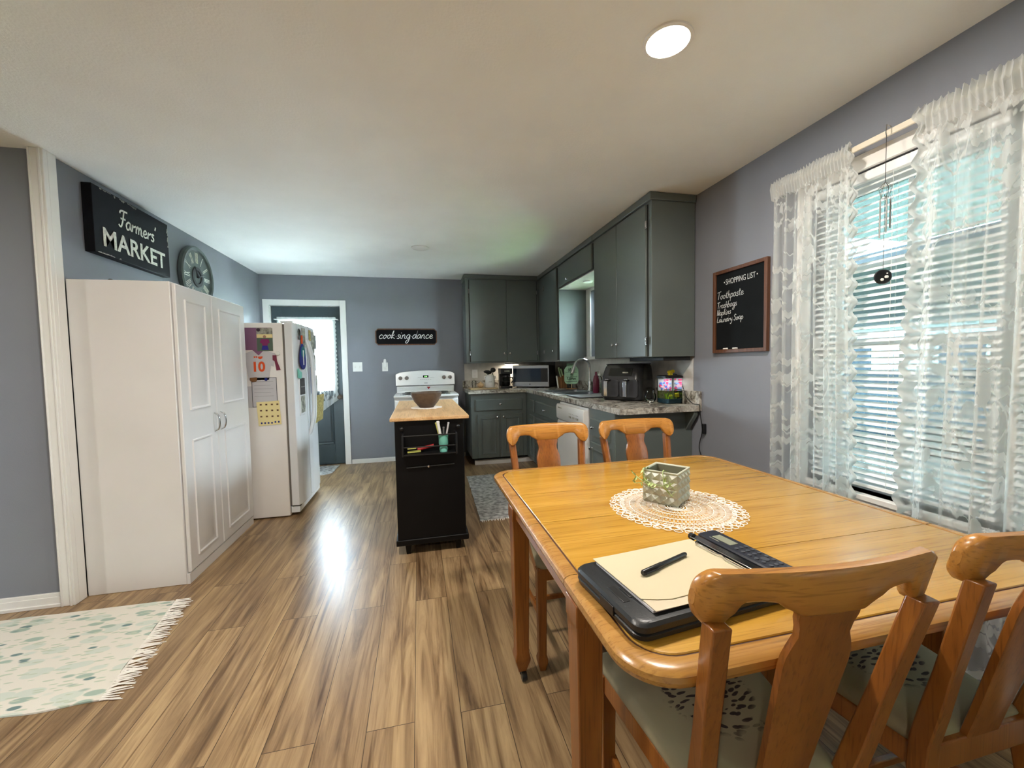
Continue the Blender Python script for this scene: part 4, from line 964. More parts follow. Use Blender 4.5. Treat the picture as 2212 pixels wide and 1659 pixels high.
# bowl and its doily
bx_, by_ = .055, 3.30
def doily(cx_, cy_, z, R0, rings, scallops, rx=1, wth=.0016):
    b = MB()
    def circ(fr, n, r, wave=0, wn=0, ph=0):
        pts = []
        for k in range(n+1):
            a = 2*math.pi*k/n; rr = fr*(1+wave*math.cos(wn*a+ph)); pts.append((cx_+rr*math.cos(a)*rx, cy_+rr*math.sin(a), z+r*.9))
        b.tube(pts, r, 5, cap=False)
    return b, circ
def make_doily(cx_, cy_, z, R0, dens=1.0, seed=1):
    rnd = random.Random(seed); b = MB()
    def loop(pts, r): b.tube(pts, r, 4, cap=False)
    # mesh rounds : zig-zag nets between radii
    rad = [.03, .05, .068, .084, .10, .115, .13, .145, .157]
    rad = [r*R0/.19 for r in rad]
    for i in range(len(rad)-1):
        n = int((26+i*9)*dens); pts = []
        for k in range(2*n+1):
            a = math.pi*k/n; r = rad[i] if k % 2 else rad[i+1]; r *= 1+rnd.uniform(-.012, .012)
            pts.append((cx_+r*math.cos(a), cy_+r*math.sin(a), z+.0016+rnd.uniform(0, .0012)))
        loop(pts, .0012 if i < 4 else .0014)
        pts = [(cx_+rad[i+1]*math.cos(2*math.pi*k/72), cy_+rad[i+1]*math.sin(2*math.pi*k/72), z+.0016) for k in range(73)]
        if i % 2 == 1 or i < 2: loop(pts, .0014)
    # dense centre
    for q in range(4):
        rr = rad[0]*(q+1)/4; loop([(cx_+rr*math.cos(2*math.pi*k/36), cy_+rr*math.sin(2*math.pi*k/36), z+.0015) for k in range(37)], .002)
    # picot scallops in three staggered rounds
    for rnd_i, (rb, ra, ns) in enumerate(((rad[-1], .011, 30), (rad[-1]+.011*R0/.19, .012, 30), (rad[-1]+.022*R0/.19, .009, 44))):
        ra *= R0/.19
        for k in range(ns):
            a = 2*math.pi*(k+.5*rnd_i)/ns; c0 = (cx_+rb*math.cos(a), cy_+rb*math.sin(a)); pts = []
            for j in range(9):
                t_ = 2*math.pi*j/8; u = ra*math.cos(t_); v = ra*1.15*math.sin(t_)
                pts.append((c0[0]+u*math.cos(a)-v*math.sin(a), c0[1]+u*math.sin(a)+v*math.cos(a), z+.002+.0015*math.sin(k*1.7)))
            loop(pts, .0013)
    return b
tag(make_doily(bx_, by_, .9385, .125, .8, 2).build('doily', M_crochet), 'small cream doily under the brown bowl on the island', 'doily')
b = MB().lathe([(.001, .942), (.055, .942), (.058, .946), (.095, .99), (.118, 1.04), (.123, 1.06), (.118, 1.063), (.112, 1.058), (.09, .995), (.05, .955), (.001, .953)], (bx_, by_, 0), 40)
tag(b.build('stoneware_bowl', M_bowl, smooth=40), 'brown stoneware bowl standing on the island top', 'bowl')

# ================================================================== BASE CABINETS, COUNTER
CT = .955; CB = .915; XF = 1.33; YFc = 4.99     # counter top, underside, right-run face, back-run face
YE = 2.60                                       # near end of the right run
def knob(parent, p, out, M=None, nm='knob', r=.014):
    p = Vector(p); o = Vector(out); ax = 'X' if abs(o.x) > .5 else 'Y'; s = o.x if ax == 'X' else o.y
    return MB().lathe([(.001, 0), (r*.55, 0), (r*.45, s*.012), (r, s*.018), (r, s*.024), (r*.5, s*.029), (.001, s*.03)], p, 16, ax).build(nm, M or M_chrome, parent, smooth=50)
def slab(parent, name, plane, c, sgn, a0, a1, z0, z1, rim=True, th=.018):
    b = MB()
    def P(a, z, h): return (c+sgn*h, a, z) if plane == 'X' else (a, c+sgn*h, z)
    def rect(i, h): return [P(a0+i, z0+i, h), P(a1-i, z0+i, h), P(a1-i, z1-i, h), P(a0+i, z1-i, h)]
    b.loft([rect(0, 0), rect(0, th-.006), rect(.010, th)]); return b.build(name, M_cab, parent, smooth=25)
# back run unit
t = thing('base_cabinet', 'dark grey base cabinet with one drawer over two doors, right of the range', 'cabinet', (.98, 5.3, 0))
MB().box(.622, 1.328, YFc, YB-.002, .10, CB).build('body', M_cab, t, bev=.002)
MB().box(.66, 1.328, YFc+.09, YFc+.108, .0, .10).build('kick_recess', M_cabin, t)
dw = slab(t, 'drawer', 'Y', YFc, -1, .675, 1.275, .695, .838); knob(dw, (.985, YFc-.018, .775), (0, -1, 0))
for a0, a1, kx in ((.695, .972, .945), (.998, 1.275, 1.025)):
    d = raised_door(t, 'door', M_cab, 'Y', YFc-.018, a0, a1, .105, .650, [(a0+.045, a1-.045, .150, .605)], sgn=-1); knob(d, (kx, YFc-.018, .615), (0, -1, 0))
# corner + drawers
t = thing('base_cabinet', 'dark grey corner base cabinet with narrow door beside the drawer bank', 'cabinet', (1.64, 4.9, 0))
MB().box(XF, XR-.002, 4.56, YB-.002, .10, CB).build('body', M_cab, t, bev=.002)
slab(t, 'drawer', 'X', XF, -1, 4.60, 4.80, .695, .838); raised_door(t, 'door', M_cab, 'X', XF-.018, 4.60, 4.80, .105, .650, [(4.63, 4.77, .15, .605)], sgn=-1)
t = thing('base_cabinet', 'dark grey sink base cabinet with wide drawer fronts next to the dishwasher', 'cabinet', (1.64, 4.1, 0))
MB().box(XF, XR-.002, 3.74, 4.56, .10, .74).box(XF, XF+.02, 3.74, 4.56, .74, CB).build('body', M_cab, t, bev=.002)
for z0, z1 in ((.695, .838), (.40, .65), (.105, .36)):
    d = slab(t, 'drawer', 'X', XF, -1, 3.775, 4.54, z0, z1); knob(d, (XF-.018, 4.15, (z0+z1)/2), (-1, 0, 0))
# dishwasher
t = thing('dishwasher', 'white dishwasher under the laminate counter', 'dishwasher', (1.64, 3.38, 0))
MB().box(XF, XR-.02, 3.045, 3.72, .10, CB-.012).build('body', M_appl, t)
b = MB(); b.prism([(XF-.035, .13), (XF-.035, .70), (XF-.028, .735), (XF, .735), (XF, .13)], 3.05, 3.71, 'XZ'); d = b.build('door', M_appl, t, bev=.005)
b = MB(); b.prism([(XF-.030, .742), (XF-.042, .76), (XF-.045, .86), (XF-.036, .887), (XF, .887), (XF, .742)], 3.05, 3.71, 'XZ'); cpn = b.build('control_panel', M_appl, t, bev=.005)
b = MB()
for yy in (3.16, 3.24, 3.32): b.box(XF-.0475, XF-.044, yy, yy+.05, .79, .806); b.box(XF-.0475, XF-.044, yy, yy+.05, .825, .828)
b.box(XF-.047, XF-.044, 3.56, 3.65, .850, .862); b.build('printed_markings', M_clutter, cpn)
MB().box(XF+.03, XF+.05, 3.05, 3.71, .0, .125).build('toe_panel', M_appl, t)
b = MB(); pts = [(XF-.036+.0*k, 3.10+.56*k/12, .722-.035*math.sin(math.pi*k/12)) for k in range(13)]; b.tube(pts, .004, 6); b.build('handle_lip', M_steel, d, smooth=60)
# near end unit
t = thing('base_cabinet', 'dark grey base cabinet at the near end of the counter, beside the wall', 'cabinet', (1.64, 2.82, 0))
MB().box(XF, XR-.002, YE, 3.03, .10, CB).box(XF+.002, XR-.002, YE-.006, YE+.01, .0, CB).build('body', M_cab, t, bev=.002)
d = slab(t, 'drawer', 'X', XF, -1, 2.665, 2.985, .695, .838); knob(d, (XF-.018, 2.9, .77), (-1, 0, 0))
d = raised_door(t, 'door', M_cab, 'X', XF-.018, 2.665, 2.985, .105, .650, [(2.71, 2.94, .15, .605)], sgn=-1); knob(d, (XF-.018, 2.94, .60), (-1, 0, 0))
MB().prism([(YE-.006, CB), (YE-.10, CB), (YE-.10, CB-.03), (YE-.006, CB-.15)], XR-.055, XR-.025, 'YZ').build('support_bracket', M_cab, t, bev=.002)
# white kick baseboards
b = MB().box(.665, 1.44, YFc+.075, YFc+.089, 0, .062).box(XF+.096, XF+.11, 3.74, YFc+.075, 0, .062)
struct(b.build('baseboard_cabinets', M_trim, bev=.002))
# countertop (L shape, hole for the sink)
SX0, SX1, SY0, SY1 = 1.43, 1.83, 3.72, 4.50
YN = 2.49; XCf = 1.315; YCf = 4.955
b = MB()
b.box(.59, XCf, YCf, YB-.02, CB, CT)
b.box(XCf, XR-.02, SY1, YB-.02, CB, CT).box(XCf, SX0, YN, SY1, CB, CT).box(SX1, XR-.02, YN, SY1, CB, CT).box(SX0, SX1, YN, SY0, CB, CT)
ct = b.build('countertop', M_counter); tag(ct, 'grey stone patterned laminate countertop running round the corner', 'countertop')
b = MB().box(.59, XR-.02, YB-.02, YB-.001, CT-.04, CT+.10).box(XR-.02, XR-.001, YN, YB-.02, CT-.04, CT+.10); b.build('backsplash_lip', M_counter, ct, bev=.002)
b = MB().box(.62, XR-.02, YB-.006, YB-.0005, CT+.10, 1.31).box(XR-.006, XR-.0005, 2.58, YB-.006, CT+.10, 1.305)
struct(b.build('trim_5', M_beige))

CT += .0008
# ================================================================== UPPER CABINETS
UZ = 1.305; UT = H-.002; UXF = 1.60; UYF = 5.28
def hinge(parent, p, out):
    p = Vector(p); 
    if abs(out[0]) > .5: b = MB().box(p.x-.006, p.x+.002, p.y-.006, p.y+.006, p.z-.028, p.z+.028).tube([(p.x-.006, p.y, p.z-.02), (p.x-.006, p.y, p.z+.02)], .005, 8)
    else: b = MB().box(p.x-.006, p.x+.006, p.y-.006, p.y+.002, p.z-.028, p.z+.028).tube([(p.x, p.y-.006, p.z-.02), (p.x, p.y-.006, p.z+.02)], .005, 8)
    return b.build('hinge', M_nickel, parent, smooth=50)
def flat_door(parent, plane, c, a0, a1, z0, z1):
    b = MB()
    if plane == 'X': b.box(c-.018, c-.001, a0, a1, z0, z1)
    else: b.box(a0, a1, c-.018, c-.001, z0, z1)
    return b.build('door', M_cab, parent, bev=.003)
t = thing('wall_cabinet', 'dark grey two door wall cabinet on the back wall right of the range', 'cabinet', (1.1, 5.45, UZ))
MB().box(.615, 1.598, UYF, YB-.007, UZ-.012, UT).build('body', M_cab, t, bev=.002)
MB().box(.60, 1.598, UYF-.022, YB-.007, 2.385, UT).build('crown', M_cab, t, bev=.006)
d = flat_door(t, 'Y', UYF, .668, 1.150, UZ+.006, 2.37); knob(d, (1.115, UYF-.018, 1.415), (0, -1, 0)); hinge(d, (.662, UYF-.016, 1.42), (0, -1, 0)); hinge(d, (.662, UYF-.016, 2.22), (0, -1, 0))
d = flat_door(t, 'Y', UYF, 1.156, 1.565, UZ+.006, 2.37); knob(d, (1.19, UYF-.018, 1.415), (0, -1, 0)); hinge(d, (1.571, UYF-.016, 1.42), (0, -1, 0)); hinge(d, (1.571, UYF-.016, 2.22), (0, -1, 0))
t = thing('wall_cabinet', 'dark grey narrow corner wall cabinet left of the sink window', 'cabinet', (1.78, 4.9, UZ))
MB().box(UXF, XR-.007, 4.47, 5.62, UZ-.012, UT).build('body', M_cab, t, bev=.002)
MB().box(UXF-.022, XR-.007, 4.49, 5.255, 2.385, UT).build('crown', M_cab, t, bev=.006)
d = flat_door(t, 'X', UXF, 4.51, 4.98, UZ+.006, 2.37); knob(d, (UXF-.018, 4.60, 1.42), (-1, 0, 0)); hinge(d, (UXF-.016, 4.99, 1.42), (-1, 0, 0)); hinge(d, (UXF-.016, 4.99, 2.22), (-1, 0, 0))
t = thing('wall_cabinet', 'dark grey short flip door cabinet bridging over the sink window', 'cabinet', (1.78, 3.98, 2.12))
MB().box(UXF, XR-.007, 3.502, 4.468, 2.125, UT).build('body', M_cab, t, bev=.002)
MB().box(UXF-.022, XR-.007, 3.502, 4.488, 2.385, UT).build('crown', M_cab, t, bev=.006)
d = flat_door(t, 'X', UXF, 3.53, 4.45, 2.135, 2.37); knob(d, (UXF-.018, 4.13, 2.17), (-1, 0, 0))
MB().box(UXF+.002, XR-.02, 3.505, 4.465, 2.118, 2.126).build('soffit_panel', M_beige, t)
t2 = thing('puck_light', 'round light under the bridge cabinet over the sink window', 'light', (1.74, 3.97, 2.118))
MB().lathe([(.001, 2.1175), (.05, 2.1175), (.048, 2.105), (.001, 2.103)], (1.74, 3.97, 0), 24).build('lens', M_white, t2, smooth=40)
t = thing('wall_cabinet', 'dark grey tall two door wall cabinet nearest the chalkboard', 'cabinet', (1.78, 3.03, UZ))
MB().box(UXF, XR-.007, 2.56, 3.50, UZ, UT).build('body', M_cab, t, bev=.002)
MB().box(UXF-.022, XR-.007, 2.545, 3.50, 2.385, UT).build('crown', M_cab, t, bev=.006)
d = flat_door(t, 'X', UXF, 2.612, 3.040, UZ+.004, 2.37); knob(d, (UXF-.018, 3.005, 1.415), (-1, 0, 0)); hinge(d, (UXF-.016, 2.603, 1.42), (-1, 0, 0)); hinge(d, (UXF-.016, 2.603, 2.23), (-1, 0, 0))
d = flat_door(t, 'X', UXF, 3.046, 3.47, UZ+.004, 2.37); knob(d, (UXF-.018, 3.085, 1.415), (-1, 0, 0))
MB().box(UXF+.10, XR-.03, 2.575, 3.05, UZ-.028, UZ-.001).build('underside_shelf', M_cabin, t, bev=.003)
for pr, bx in ((t, (UXF-.0035, UXF-.0005, 2.603, 2.611)), (t, (UXF-.0035, UXF-.0005, 3.471, 3.482))):
    MB().box(*bx, UZ+.004, 2.37).build('door_gap_shade', M_cabin, pr)  # dark strip standing in for the shade in the door gap
for o_ in list(bpy.data.objects):
    if o_.get('label', '').startswith('dark grey two door wall cabinet on the back'):
        for xa in (.658, 1.566): MB().box(xa, xa+.008, UYF-.0035, UYF-.0005, UZ+.006, 2.37).build('door_gap_shade', M_cabin, o_)
    if o_.get('label', '').startswith('dark grey narrow corner'):
        MB().box(UXF-.0035, UXF-.0005, 4.496, 4.508, UZ+.006, 2.37).build('door_gap_shade', M_cabin, o_)
    if o_.get('label', '').startswith('dark grey short flip'):
        MB().box(UXF-.0035, UXF-.0005, 3.516, 3.528, 2.135, 2.37).build('door_gap_shade', M_cabin, o_)
# little lit lamp under the back cabinet
t = thing('under_cabinet_light', 'small lit lamp under the back wall cabinet by the coffee maker', 'light', (1.27, 5.5, 1.28))
MB().box(1.17, 1.37, 5.50, 5.56, 1.270, 1.292).build('housing', M_white, t, bev=.003)
MB().box(1.18, 1.36, 5.505, 5.555, 1.266, 1.2705).build('lens', M_lamp, t)
l = bpy.data.lights.new('lamp', 'AREA'); l.shape = 'RECTANGLE'; l.size = .16; l.size_y = .04; l.energy = .9; l.color = (1, .86, .66)
o = bpy.data.objects.new('lamp', l); COL.objects.link(o); o.parent = t; o.location = (0, .03, -.017)

# ================================================================== SINK + FAUCET
t = thing('kitchen_sink', 'stainless double bowl sink under the kitchen window', 'sink', (1.63, 4.1, CT))
b = MB()
b.box(SX0-.015, SX0+.02, SY0-.015, SY1+.015, CT, CT+.006).box(SX1-.02, SX1+.015, SY0-.015, SY1+.015, CT, CT+.006).box(SX0+.02, SX1-.02, SY0-.015, SY0+.02, CT, CT+.006).box(SX0+.02, SX1-.02, SY1-.02, SY1+.015, CT, CT+.006).box(SX0+.02, SX1-.02, 4.095, 4.125, CT, CT+.006)
b.build('rim', M_steel, t, bev=.002)
for y0, y1 in ((SY0+.012, 4.102), (4.118, SY1-.012)):
    b = MB(); P = lambda i, z: [(p[0], p[1], z) for p in rrect(SX0+.012+i, SX1-.012-i, y0+i, y1-i, .04, 5)]
    b.loft([P(0, CT+.003), P(.002, CT-.05), P(.008, CT-.15), P(.03, CT-.17)], cap=False); n = len(P(0, 0))
    b.f.append(tuple(range(3*n, 4*n))); b.build('bowl', M_steel, t, smooth=50)
fx, fy = 1.885, 4.27
t = thing('faucet', 'tall chrome gooseneck faucet behind the sink', 'faucet', (fx, fy, CT))
b = MB().lathe([(.001, CT), (.030, CT), (.030, CT+.012), (.020, CT+.025), (.018, CT+.10), (.016, CT+.11)], (fx, fy, 0), 20); b.build('base', M_chrome, t, smooth=40)
pts = [(fx, fy, CT+.10), (fx, fy, CT+.26)]
for k in range(1, 13): a = math.pi*k/12*.92; pts.append((fx-.10+.10*math.cos(a), fy-.03*k/12, CT+.26+.10*math.sin(a)))
MB().tube(pts, .0125, 12).build('spout', M_chrome, t, smooth=70)
e = Vector(pts[-1]); dr_ = (Vector(pts[-1])-Vector(pts[-2])).normalized(); MB().tube([e, e+dr_*.05, e+dr_*.09], [.013, .018, .017], 12).build('spray_head', M_chrome, t, smooth=60)
MB().tube([(fx, fy-.015, CT+.07), (fx-.01, fy-.05, CT+.085), (fx-.03, fy-.09, CT+.13)], [.008, .007, .006], 10).build('lever', M_chrome, t, smooth=60)
# drying mat
b = MB(); b.prism(rrect(1.38, 1.76, 3.37, 3.69, .03, 4), CT+.0005, CT+.008)
o = tag(b.build('drying_mat', M_dark, bev=.002), 'grey drying mat with dark edge on the counter in front of the sink', 'mat')
b = MB(); b.prism(rrect(1.392, 1.748, 3.382, 3.678, .025, 4), CT+.008, CT+.0095); b.build('surface', mat('mat_face', srgb(150, 154, 158), .7), o)
# soap bottles
def bottle(name, x, y, M, label, h, cap):
    t = thing(name, label, 'bottle', (x, y, CT))
    MB().lathe([(.001, CT), (.030, CT), (.033, CT+.01), (.033, CT+h*.6), (.022, CT+h*.8), (.012, CT+h*.85), (.012, CT+h*.9)], (x, y, 0), 20).build('body', M, t, smooth=40)
    if cap == 'pump':
        MB().tube([(x, y, CT+h*.9), (x, y, CT+h*1.15), (x-.035, y, CT+h*1.15)], .005, 8).lathe([(.014, CT+h*.88), (.014, CT+h*.98), (.006, CT+h)], (x, y, 0), 14).build('pump', M_white, t, smooth=50)
    else: MB().lathe([(.001, CT+h*.88), (.013, CT+h*.88), (.011, CT+h*1.0), (.001, CT+h*1.0)], (x, y, 0), 14).build('cap', M_white if cap == 'w' else M, t, smooth=50)
bottle('soap_bottle', 1.80, 3.92, M_maroon, 'maroon soap bottle beside the faucet', .22, 'c')
bottle('dish_soap_bottle', 1.86, 3.86, M_green, 'green dish soap bottle beside the air fryer', .17, 'w')
bottle('soap_dispenser', 1.885, 4.02, M_clear, 'clear pump soap dispenser with white top behind the maroon bottle', .20, 'pump')

# ================================================================== AIR FRYER
ang = R(-36); ax_, ay_ = 1.712, 3.12
t = thing('air_fryer', 'large black dual basket air fryer on the counter', 'air fryer', (ax_, ay_, CT), -ang)
# local axes: front looks along -x, sides along +-y
AF = lambda: placed((ax_, ay_, CT+.0), -ang)
def ringaf(x0, x1, hw, z, r=.05): return [(p[0], p[1], z) for p in rrect(x0, x1, -hw, hw, r, 5)]
b = AF(); b.loft([ringaf(-.125, .145, .172, .012), ringaf(-.135, .15, .178, .05), ringaf(-.13, .15, .178, .20), ringaf(-.085, .145, .170, .275), ringaf(-.070, .138, .163, .295)]); b.build('body', mat('fryer_grey', srgb(52, 53, 55), .25), t, smooth=35)
b = AF(); b.loft([ringaf(-.12, .14, .166, 0), ringaf(-.122, .142, .168, .014)]); b.build('base', M_black, t)
b = AF(); b.loft([ringaf(-.078, .142, .166, .296, .04), ringaf(-.076, .14, .165, .303, .04)]); b.build('lid', M_black, t, bev=.003)
for s in (-1, 1):
    b = AF(); y0, y1 = (s*.006, s*.160); b.loft([[(-.150, y, z) for y, z in rrect(min(y0, y1), max(y0, y1), .03, .175, .02, 4)], [(-.125, y, z) for y, z in rrect(min(y0, y1), max(y0, y1), .03, .175, .02, 4)]]); bk = b.build('basket', mat('fryer_basket', srgb(60, 61, 64), .2), t, bev=.003)
    b = AF(); ym = s*.083
    b.tube([(-.150, ym, .172), (-.19, ym, .170), (-.20, ym, .155), (-.205, ym, .05)], .0125, 8); b.build('handle', M_dark, bk, smooth=60)
    b = AF(); b.box(-.222, -.212, ym-.016, ym+.016, .04, .165).box(-.20, -.15, ym-.016, ym+.016, .172, .182); b.build('handle_trim', M_chrome, bk, bev=.003)
b = AF(); b.add([(-.1305, -.10, .205), (-.1305, .10, .205), (-.093, .10, .265), (-.093, -.10, .265), (-.134, -.10, .205), (-.134, .10, .205), (-.096, .10, .268), (-.096, -.10, .268)], [(0, 1, 2, 3), (4, 7, 6, 5), (0, 4, 5, 1), (1, 5, 6, 2), (2, 6, 7, 3), (3, 7, 4, 0)]); b.build('control_panel', M_dark, t)
b = AF(); b.box(-.1215, -.117, -.07, -.02, .226, .236); b.build('display', M_clutter, t)

# ================================================================== FISH TANK
tx0, tx1, ty0, ty1 = 1.785, 1.925, 2.66, 2.80; tz = CT
t = thing('fish_tank', 'small lit betta fish tank with black lid at the counter end', 'fish tank', (1.865, 2.73, tz))
b = MB(); P = lambda z, i=0: [(p[0], p[1], z) for p in rrect(tx0+i, tx1-i, ty0+i, ty1-i, .022, 5)]
b.loft([P(tz+.002), P(tz+.195)]); b.build('tank', M_clear, t, smooth=35)
b = MB(); b.loft([P(tz+.004, .004), P(tz+.035, .004)]); b.build('gravel', M_gravel, t, smooth=35)
b = MB(); b.loft([P(tz+.036, .0045), P(tz+.095, .0045)]); b.build('water', M_water, t, smooth=35)
b = MB(); b.loft([P(tz+.190, -.004), P(tz+.205, -.004), P(tz+.212, .01)]); b.build('lid', M_dark, t, smooth=35)
MB().box(tx0+.01, tx1-.01, ty1-.012, ty1-.009, tz+.09, tz+.185).build('backdrop', M_paperw, t)
rnd = random.Random(9)
for k, c_ in enumerate((srgb(238, 110, 160), srgb(250, 190, 210), srgb(90, 120, 210), srgb(232, 70, 120), srgb(150, 180, 230))):
    b = MB()
    for q in range(7): b.ball((rnd.uniform(tx0+.022, tx1-.022), ty1-.014, tz+rnd.uniform(.105, .175)), rnd.uniform(.008, .015), 8, (1, .15, 1))
    b.build('backdrop_flowers', mat('flower_%d' % k, c_, .6), t)
b = MB()
for q in range(9):
    x_ = rnd.uniform(tx0+.02, tx1-.02); y_ = rnd.uniform(ty0+.02, ty1-.03); b.tube([(x_, y_, tz+.035), (x_+rnd.uniform(-.012, .012), y_, tz+.055), (x_+rnd.uniform(-.015, .015), y_, tz+.078)], [.005, .004, .001], 5)
b.build('water_plants', mat('plant_lime', srgb(150, 190, 40), .5), t)
b = MB().box(tx1-.045, tx1-.02, ty0+.02, ty0+.045, tz+.045, tz+.075).ball((tx0+.06, ty0+.04, tz+.055), .012, 10); b.build('yellow_ornament', M_yellow, t, bev=.003)
l = bpy.data.lights.new('lamp', 'AREA'); l.shape = 'RECTANGLE'; l.size = .09; l.size_y = .03; l.energy = .10; l.color = (.95, .97, 1)
o = bpy.data.objects.new('lamp', l); COL.objects.link(o); o.parent = t; o.location = (0, 0, .188)
b = MB().ball((1.845, 2.71, tz+.235), .019, 12, (1.2, .8, .8)).ball((1.872, 2.715, tz+.240), .014, 12)
for dx, dy in ((-.012, -.008), (.006, -.008), (-.012, .008), (.012, .008)): b.tube([(1.850+dx, 2.71+dy, tz+.212), (1.850+dx, 2.71+dy, tz+.232)], .005, 6)
tag(b.build('toy_elephant', M_yellow, smooth=60), 'small yellow toy animal standing on the fish tank lid', 'toy')
b = MB().lathe([(.001, CT+.001), (.022, CT+.001), (.040, CT+.02), (.046, CT+.045), (.040, CT+.07), (.026, CT+.085), (.028, CT+.092)], (1.735, 2.80, 0), 24, cap=False)
tag(b.build('glass_bowl', M_clear, smooth=60), 'small round clear glass fishbowl left of the tank', 'bowl')
b = MB().tube(smoothpath([(1.915, 2.79, tz+.215), (1.940, 2.76, tz+.21), (1.940, 2.71, tz+.15), (1.921, 2.66, tz+.12), (1.921, 2.62, tz+.05), (1.920, 2.55, tz+.010), (1.920, 2.486, tz+.008), (1.920, 2.474, tz+.003), (1.920, 2.472, tz-.02), (1.922, 2.472, tz-.05), (1.938, 2.47, .78), (1.925, 2.485, .66), (1.94, 2.47, .55), (1.936, 2.48, .30), (1.94, 2.50, .06)], 5), .003, 6)
b.build('power_cord', M_dark, t, smooth=60)
b = MB().box(1.925, 1.949, 2.44, 2.46, .76, .83)
tag(b.build('power_plug', M_dark, bev=.003), 'black plug block on the wall below the counter end', 'plug')

# ================================================================== MICROWAVE, BLOCK, SIGN, COFFEE, CROCK
t = thing('microwave', 'stainless microwave standing in the counter corner', 'microwave', (1.53, 5.32, CT), R(-32))
mb = lambda: placed((1.53, 5.32, CT), R(-32))
mb().box(-.25, .25, -.14, .18, .012, .295).build('body', M_dark, t, bev=.004)
b = mb(); b.box(-.25, .25, -.160, -.141, .012, .295); fr = b.build('front_frame', M_steel, t, bev=.004)
mb().box(-.235, .235, -.1625, -.1605, .075, .255).build('door_glass', M_microglass, t)
mb().box(.14, .235, -.1635, -.1624, .075, .255).build('key_panel', M_dark, t)
mb().lathe([(.001, -.1612), (.008, -.1612), (.008, -.164), (.001, -.164)], (-.01, 0, .045), 14, 'Y').build('badge', M_keys, t)
b = mb()
for sx_ in (-.2, .2):
    for sy_ in (-.12, .14): b.lathe([(.012, 0), (.012, .013)], (sx_, sy_, 0), 10)
b.build('feet', M_dark, t)
kx, ky = 1.80, 4.96
t = thing('knife_block', 'wooden knife block with pale green handled knives', 'knife block', (kx, ky, CT))
b = MB(); b.loft([[(kx-.035, ky-.06, CT), (kx+.055, ky-.06, CT), (kx+.055, ky+.06, CT), (kx-.035, ky+.06, CT)], [(kx-.045, ky-.06, CT+.13), (kx+.02, ky-.06, CT+.17), (kx+.02, ky+.06, CT+.17), (kx-.045, ky+.06, CT+.13)]]); b.build('block', M_kblock, t, bev=.004)
for k, (dy, dx, ln) in enumerate(((-.045, -.03, .11), (-.02, -.02, .12), (.005, -.01, .12), (.03, 0, .11), (-.035, .005, .10), (.0, .008, .10))):
    p = Vector((kx+dx, ky+dy, CT+.145+.3*dx)); q = p+Vector((-.030, -.008, ln))
    kk = thing('kitchen_knife', 'pale green handled kitchen knife standing in the wooden block', 'knife', p, 0, 'knives in the block')
    MB().tube([p, p+(q-p)*.5, q], [.009, .008, .0095], 8).build('handle', mat('knife_handle_%d' % k, srgb(176, 196, 150), .4), kk, smooth=60)
    MB().tube([p-Vector((0, 0, .012)), p+Vector((-.001, 0, .004))], .0075, 8).build('bolster', M_steel, kk, smooth=60)
b = MB().tube([(kx-.075, ky-.075, CT+.003), (kx-.10, ky-.085, CT+.155)], [.009, .010], 8)
tag(b.build('white_spatula', M_white, smooth=60), 'white utensil leaning in front of the knife block', 'utensil')
# mason jar sign on stand
sxx, syy = 1.80, 4.62
t = thing('kitchen_jar_sign', 'mint jar shaped wooden sign on a small stand behind the sink', 'sign', (sxx, syy, CT), R(-14))
sg = lambda: placed((sxx, syy, CT), R(-14))
sg().lathe([(.001, 0), (.065, 0), (.065, .012), (.001, .012)], (0, 0, 0), 24).build('base', M_kblock, t, bev=.002)
sg().tube([(0, 0, .012), (0, 0, .10)], .0045, 8).build('post', M_boardw, t)
P = rrect(-.085, .085, .065, .275, .035, 6); jar = [(-.085, .10), (-.07, .07), (-.05, .062), (.05, .062), (.07, .07), (.085, .10), (.085, .235), (.07, .262), (.055, .275), (.055, .31), (-.055, .31), (-.055, .275), (-.07, .262), (-.085, .235)]
sg().prism(jar, -.006, .006, 'XZ').build('board', M_mint, t, bev=.002)
b = sg()
for txt, z, h in (('Bless', .215, .020), ('this', .168, .012), ('Kitchen', .115, .0175)):
    txt = txt.replace('w', 'u'); tw = textwidth(txt, .95)*h
    strokes(b, txt, (-tw/2, -.0072, z), (1, 0, 0), (0, 0, 1), h, .0042 if h > .015 else .003, slant=.1, track=.95, nrm=(0, -1, 0))
b.build('script_lettering', M_dark, t)
b = sg()
for z in (.295, .28, .095, .090, .203, .150): b.box(-.07 if z < .27 else -.05, .07 if z < .27 else .05, -.0072, -.0064, z-.0014, z+.0014)
b.build('painted_lines', M_keys, t)
# coffee maker
qx, qy = 1.13, 5.30
t = thing('coffee_maker', 'black drip coffee maker with glass carafe', 'coffee maker', (qx, qy, CT))
MB().box(qx-.075, qx+.075, qy-.085, qy+.11, 0+CT, CT+.03).box(qx-.075, qx+.075, qy+.03, qy+.11, CT+.03, CT+.20).build('body', M_dark, t, bev=.006)
MB().box(qx-.078, qx+.078, qy-.08, qy+.11, CT+.185, CT+.262).build('brew_head', M_dark, t, bev=.008)
MB().box(qx-.03, qx+.04, qy-.083, qy-.079, CT+.215, CT+.235).build('label_plate', M_clutter, t)
b = MB().lathe([(.001, CT+.032), (.052, CT+.032), (.060, CT+.06), (.055, CT+.10), (.038, CT+.14), (.038, CT+.15)], (qx, qy-.025, 0), 24); c_ = b.build('carafe', M_clear, t, smooth=40)
MB().lathe([(.001, CT+.035), (.050, CT+.035), (.057, CT+.06), (.054, CT+.085), (.001, CT+.085)], (qx, qy-.025, 0), 24).build('coffee', M_black, t, smooth=40)
MB().lathe([(.001, CT+.15), (.042, CT+.148), (.040, CT+.165), (.001, CT+.17)], (qx, qy-.025, 0), 20).build('carafe_lid', M_dark, t, smooth=40)
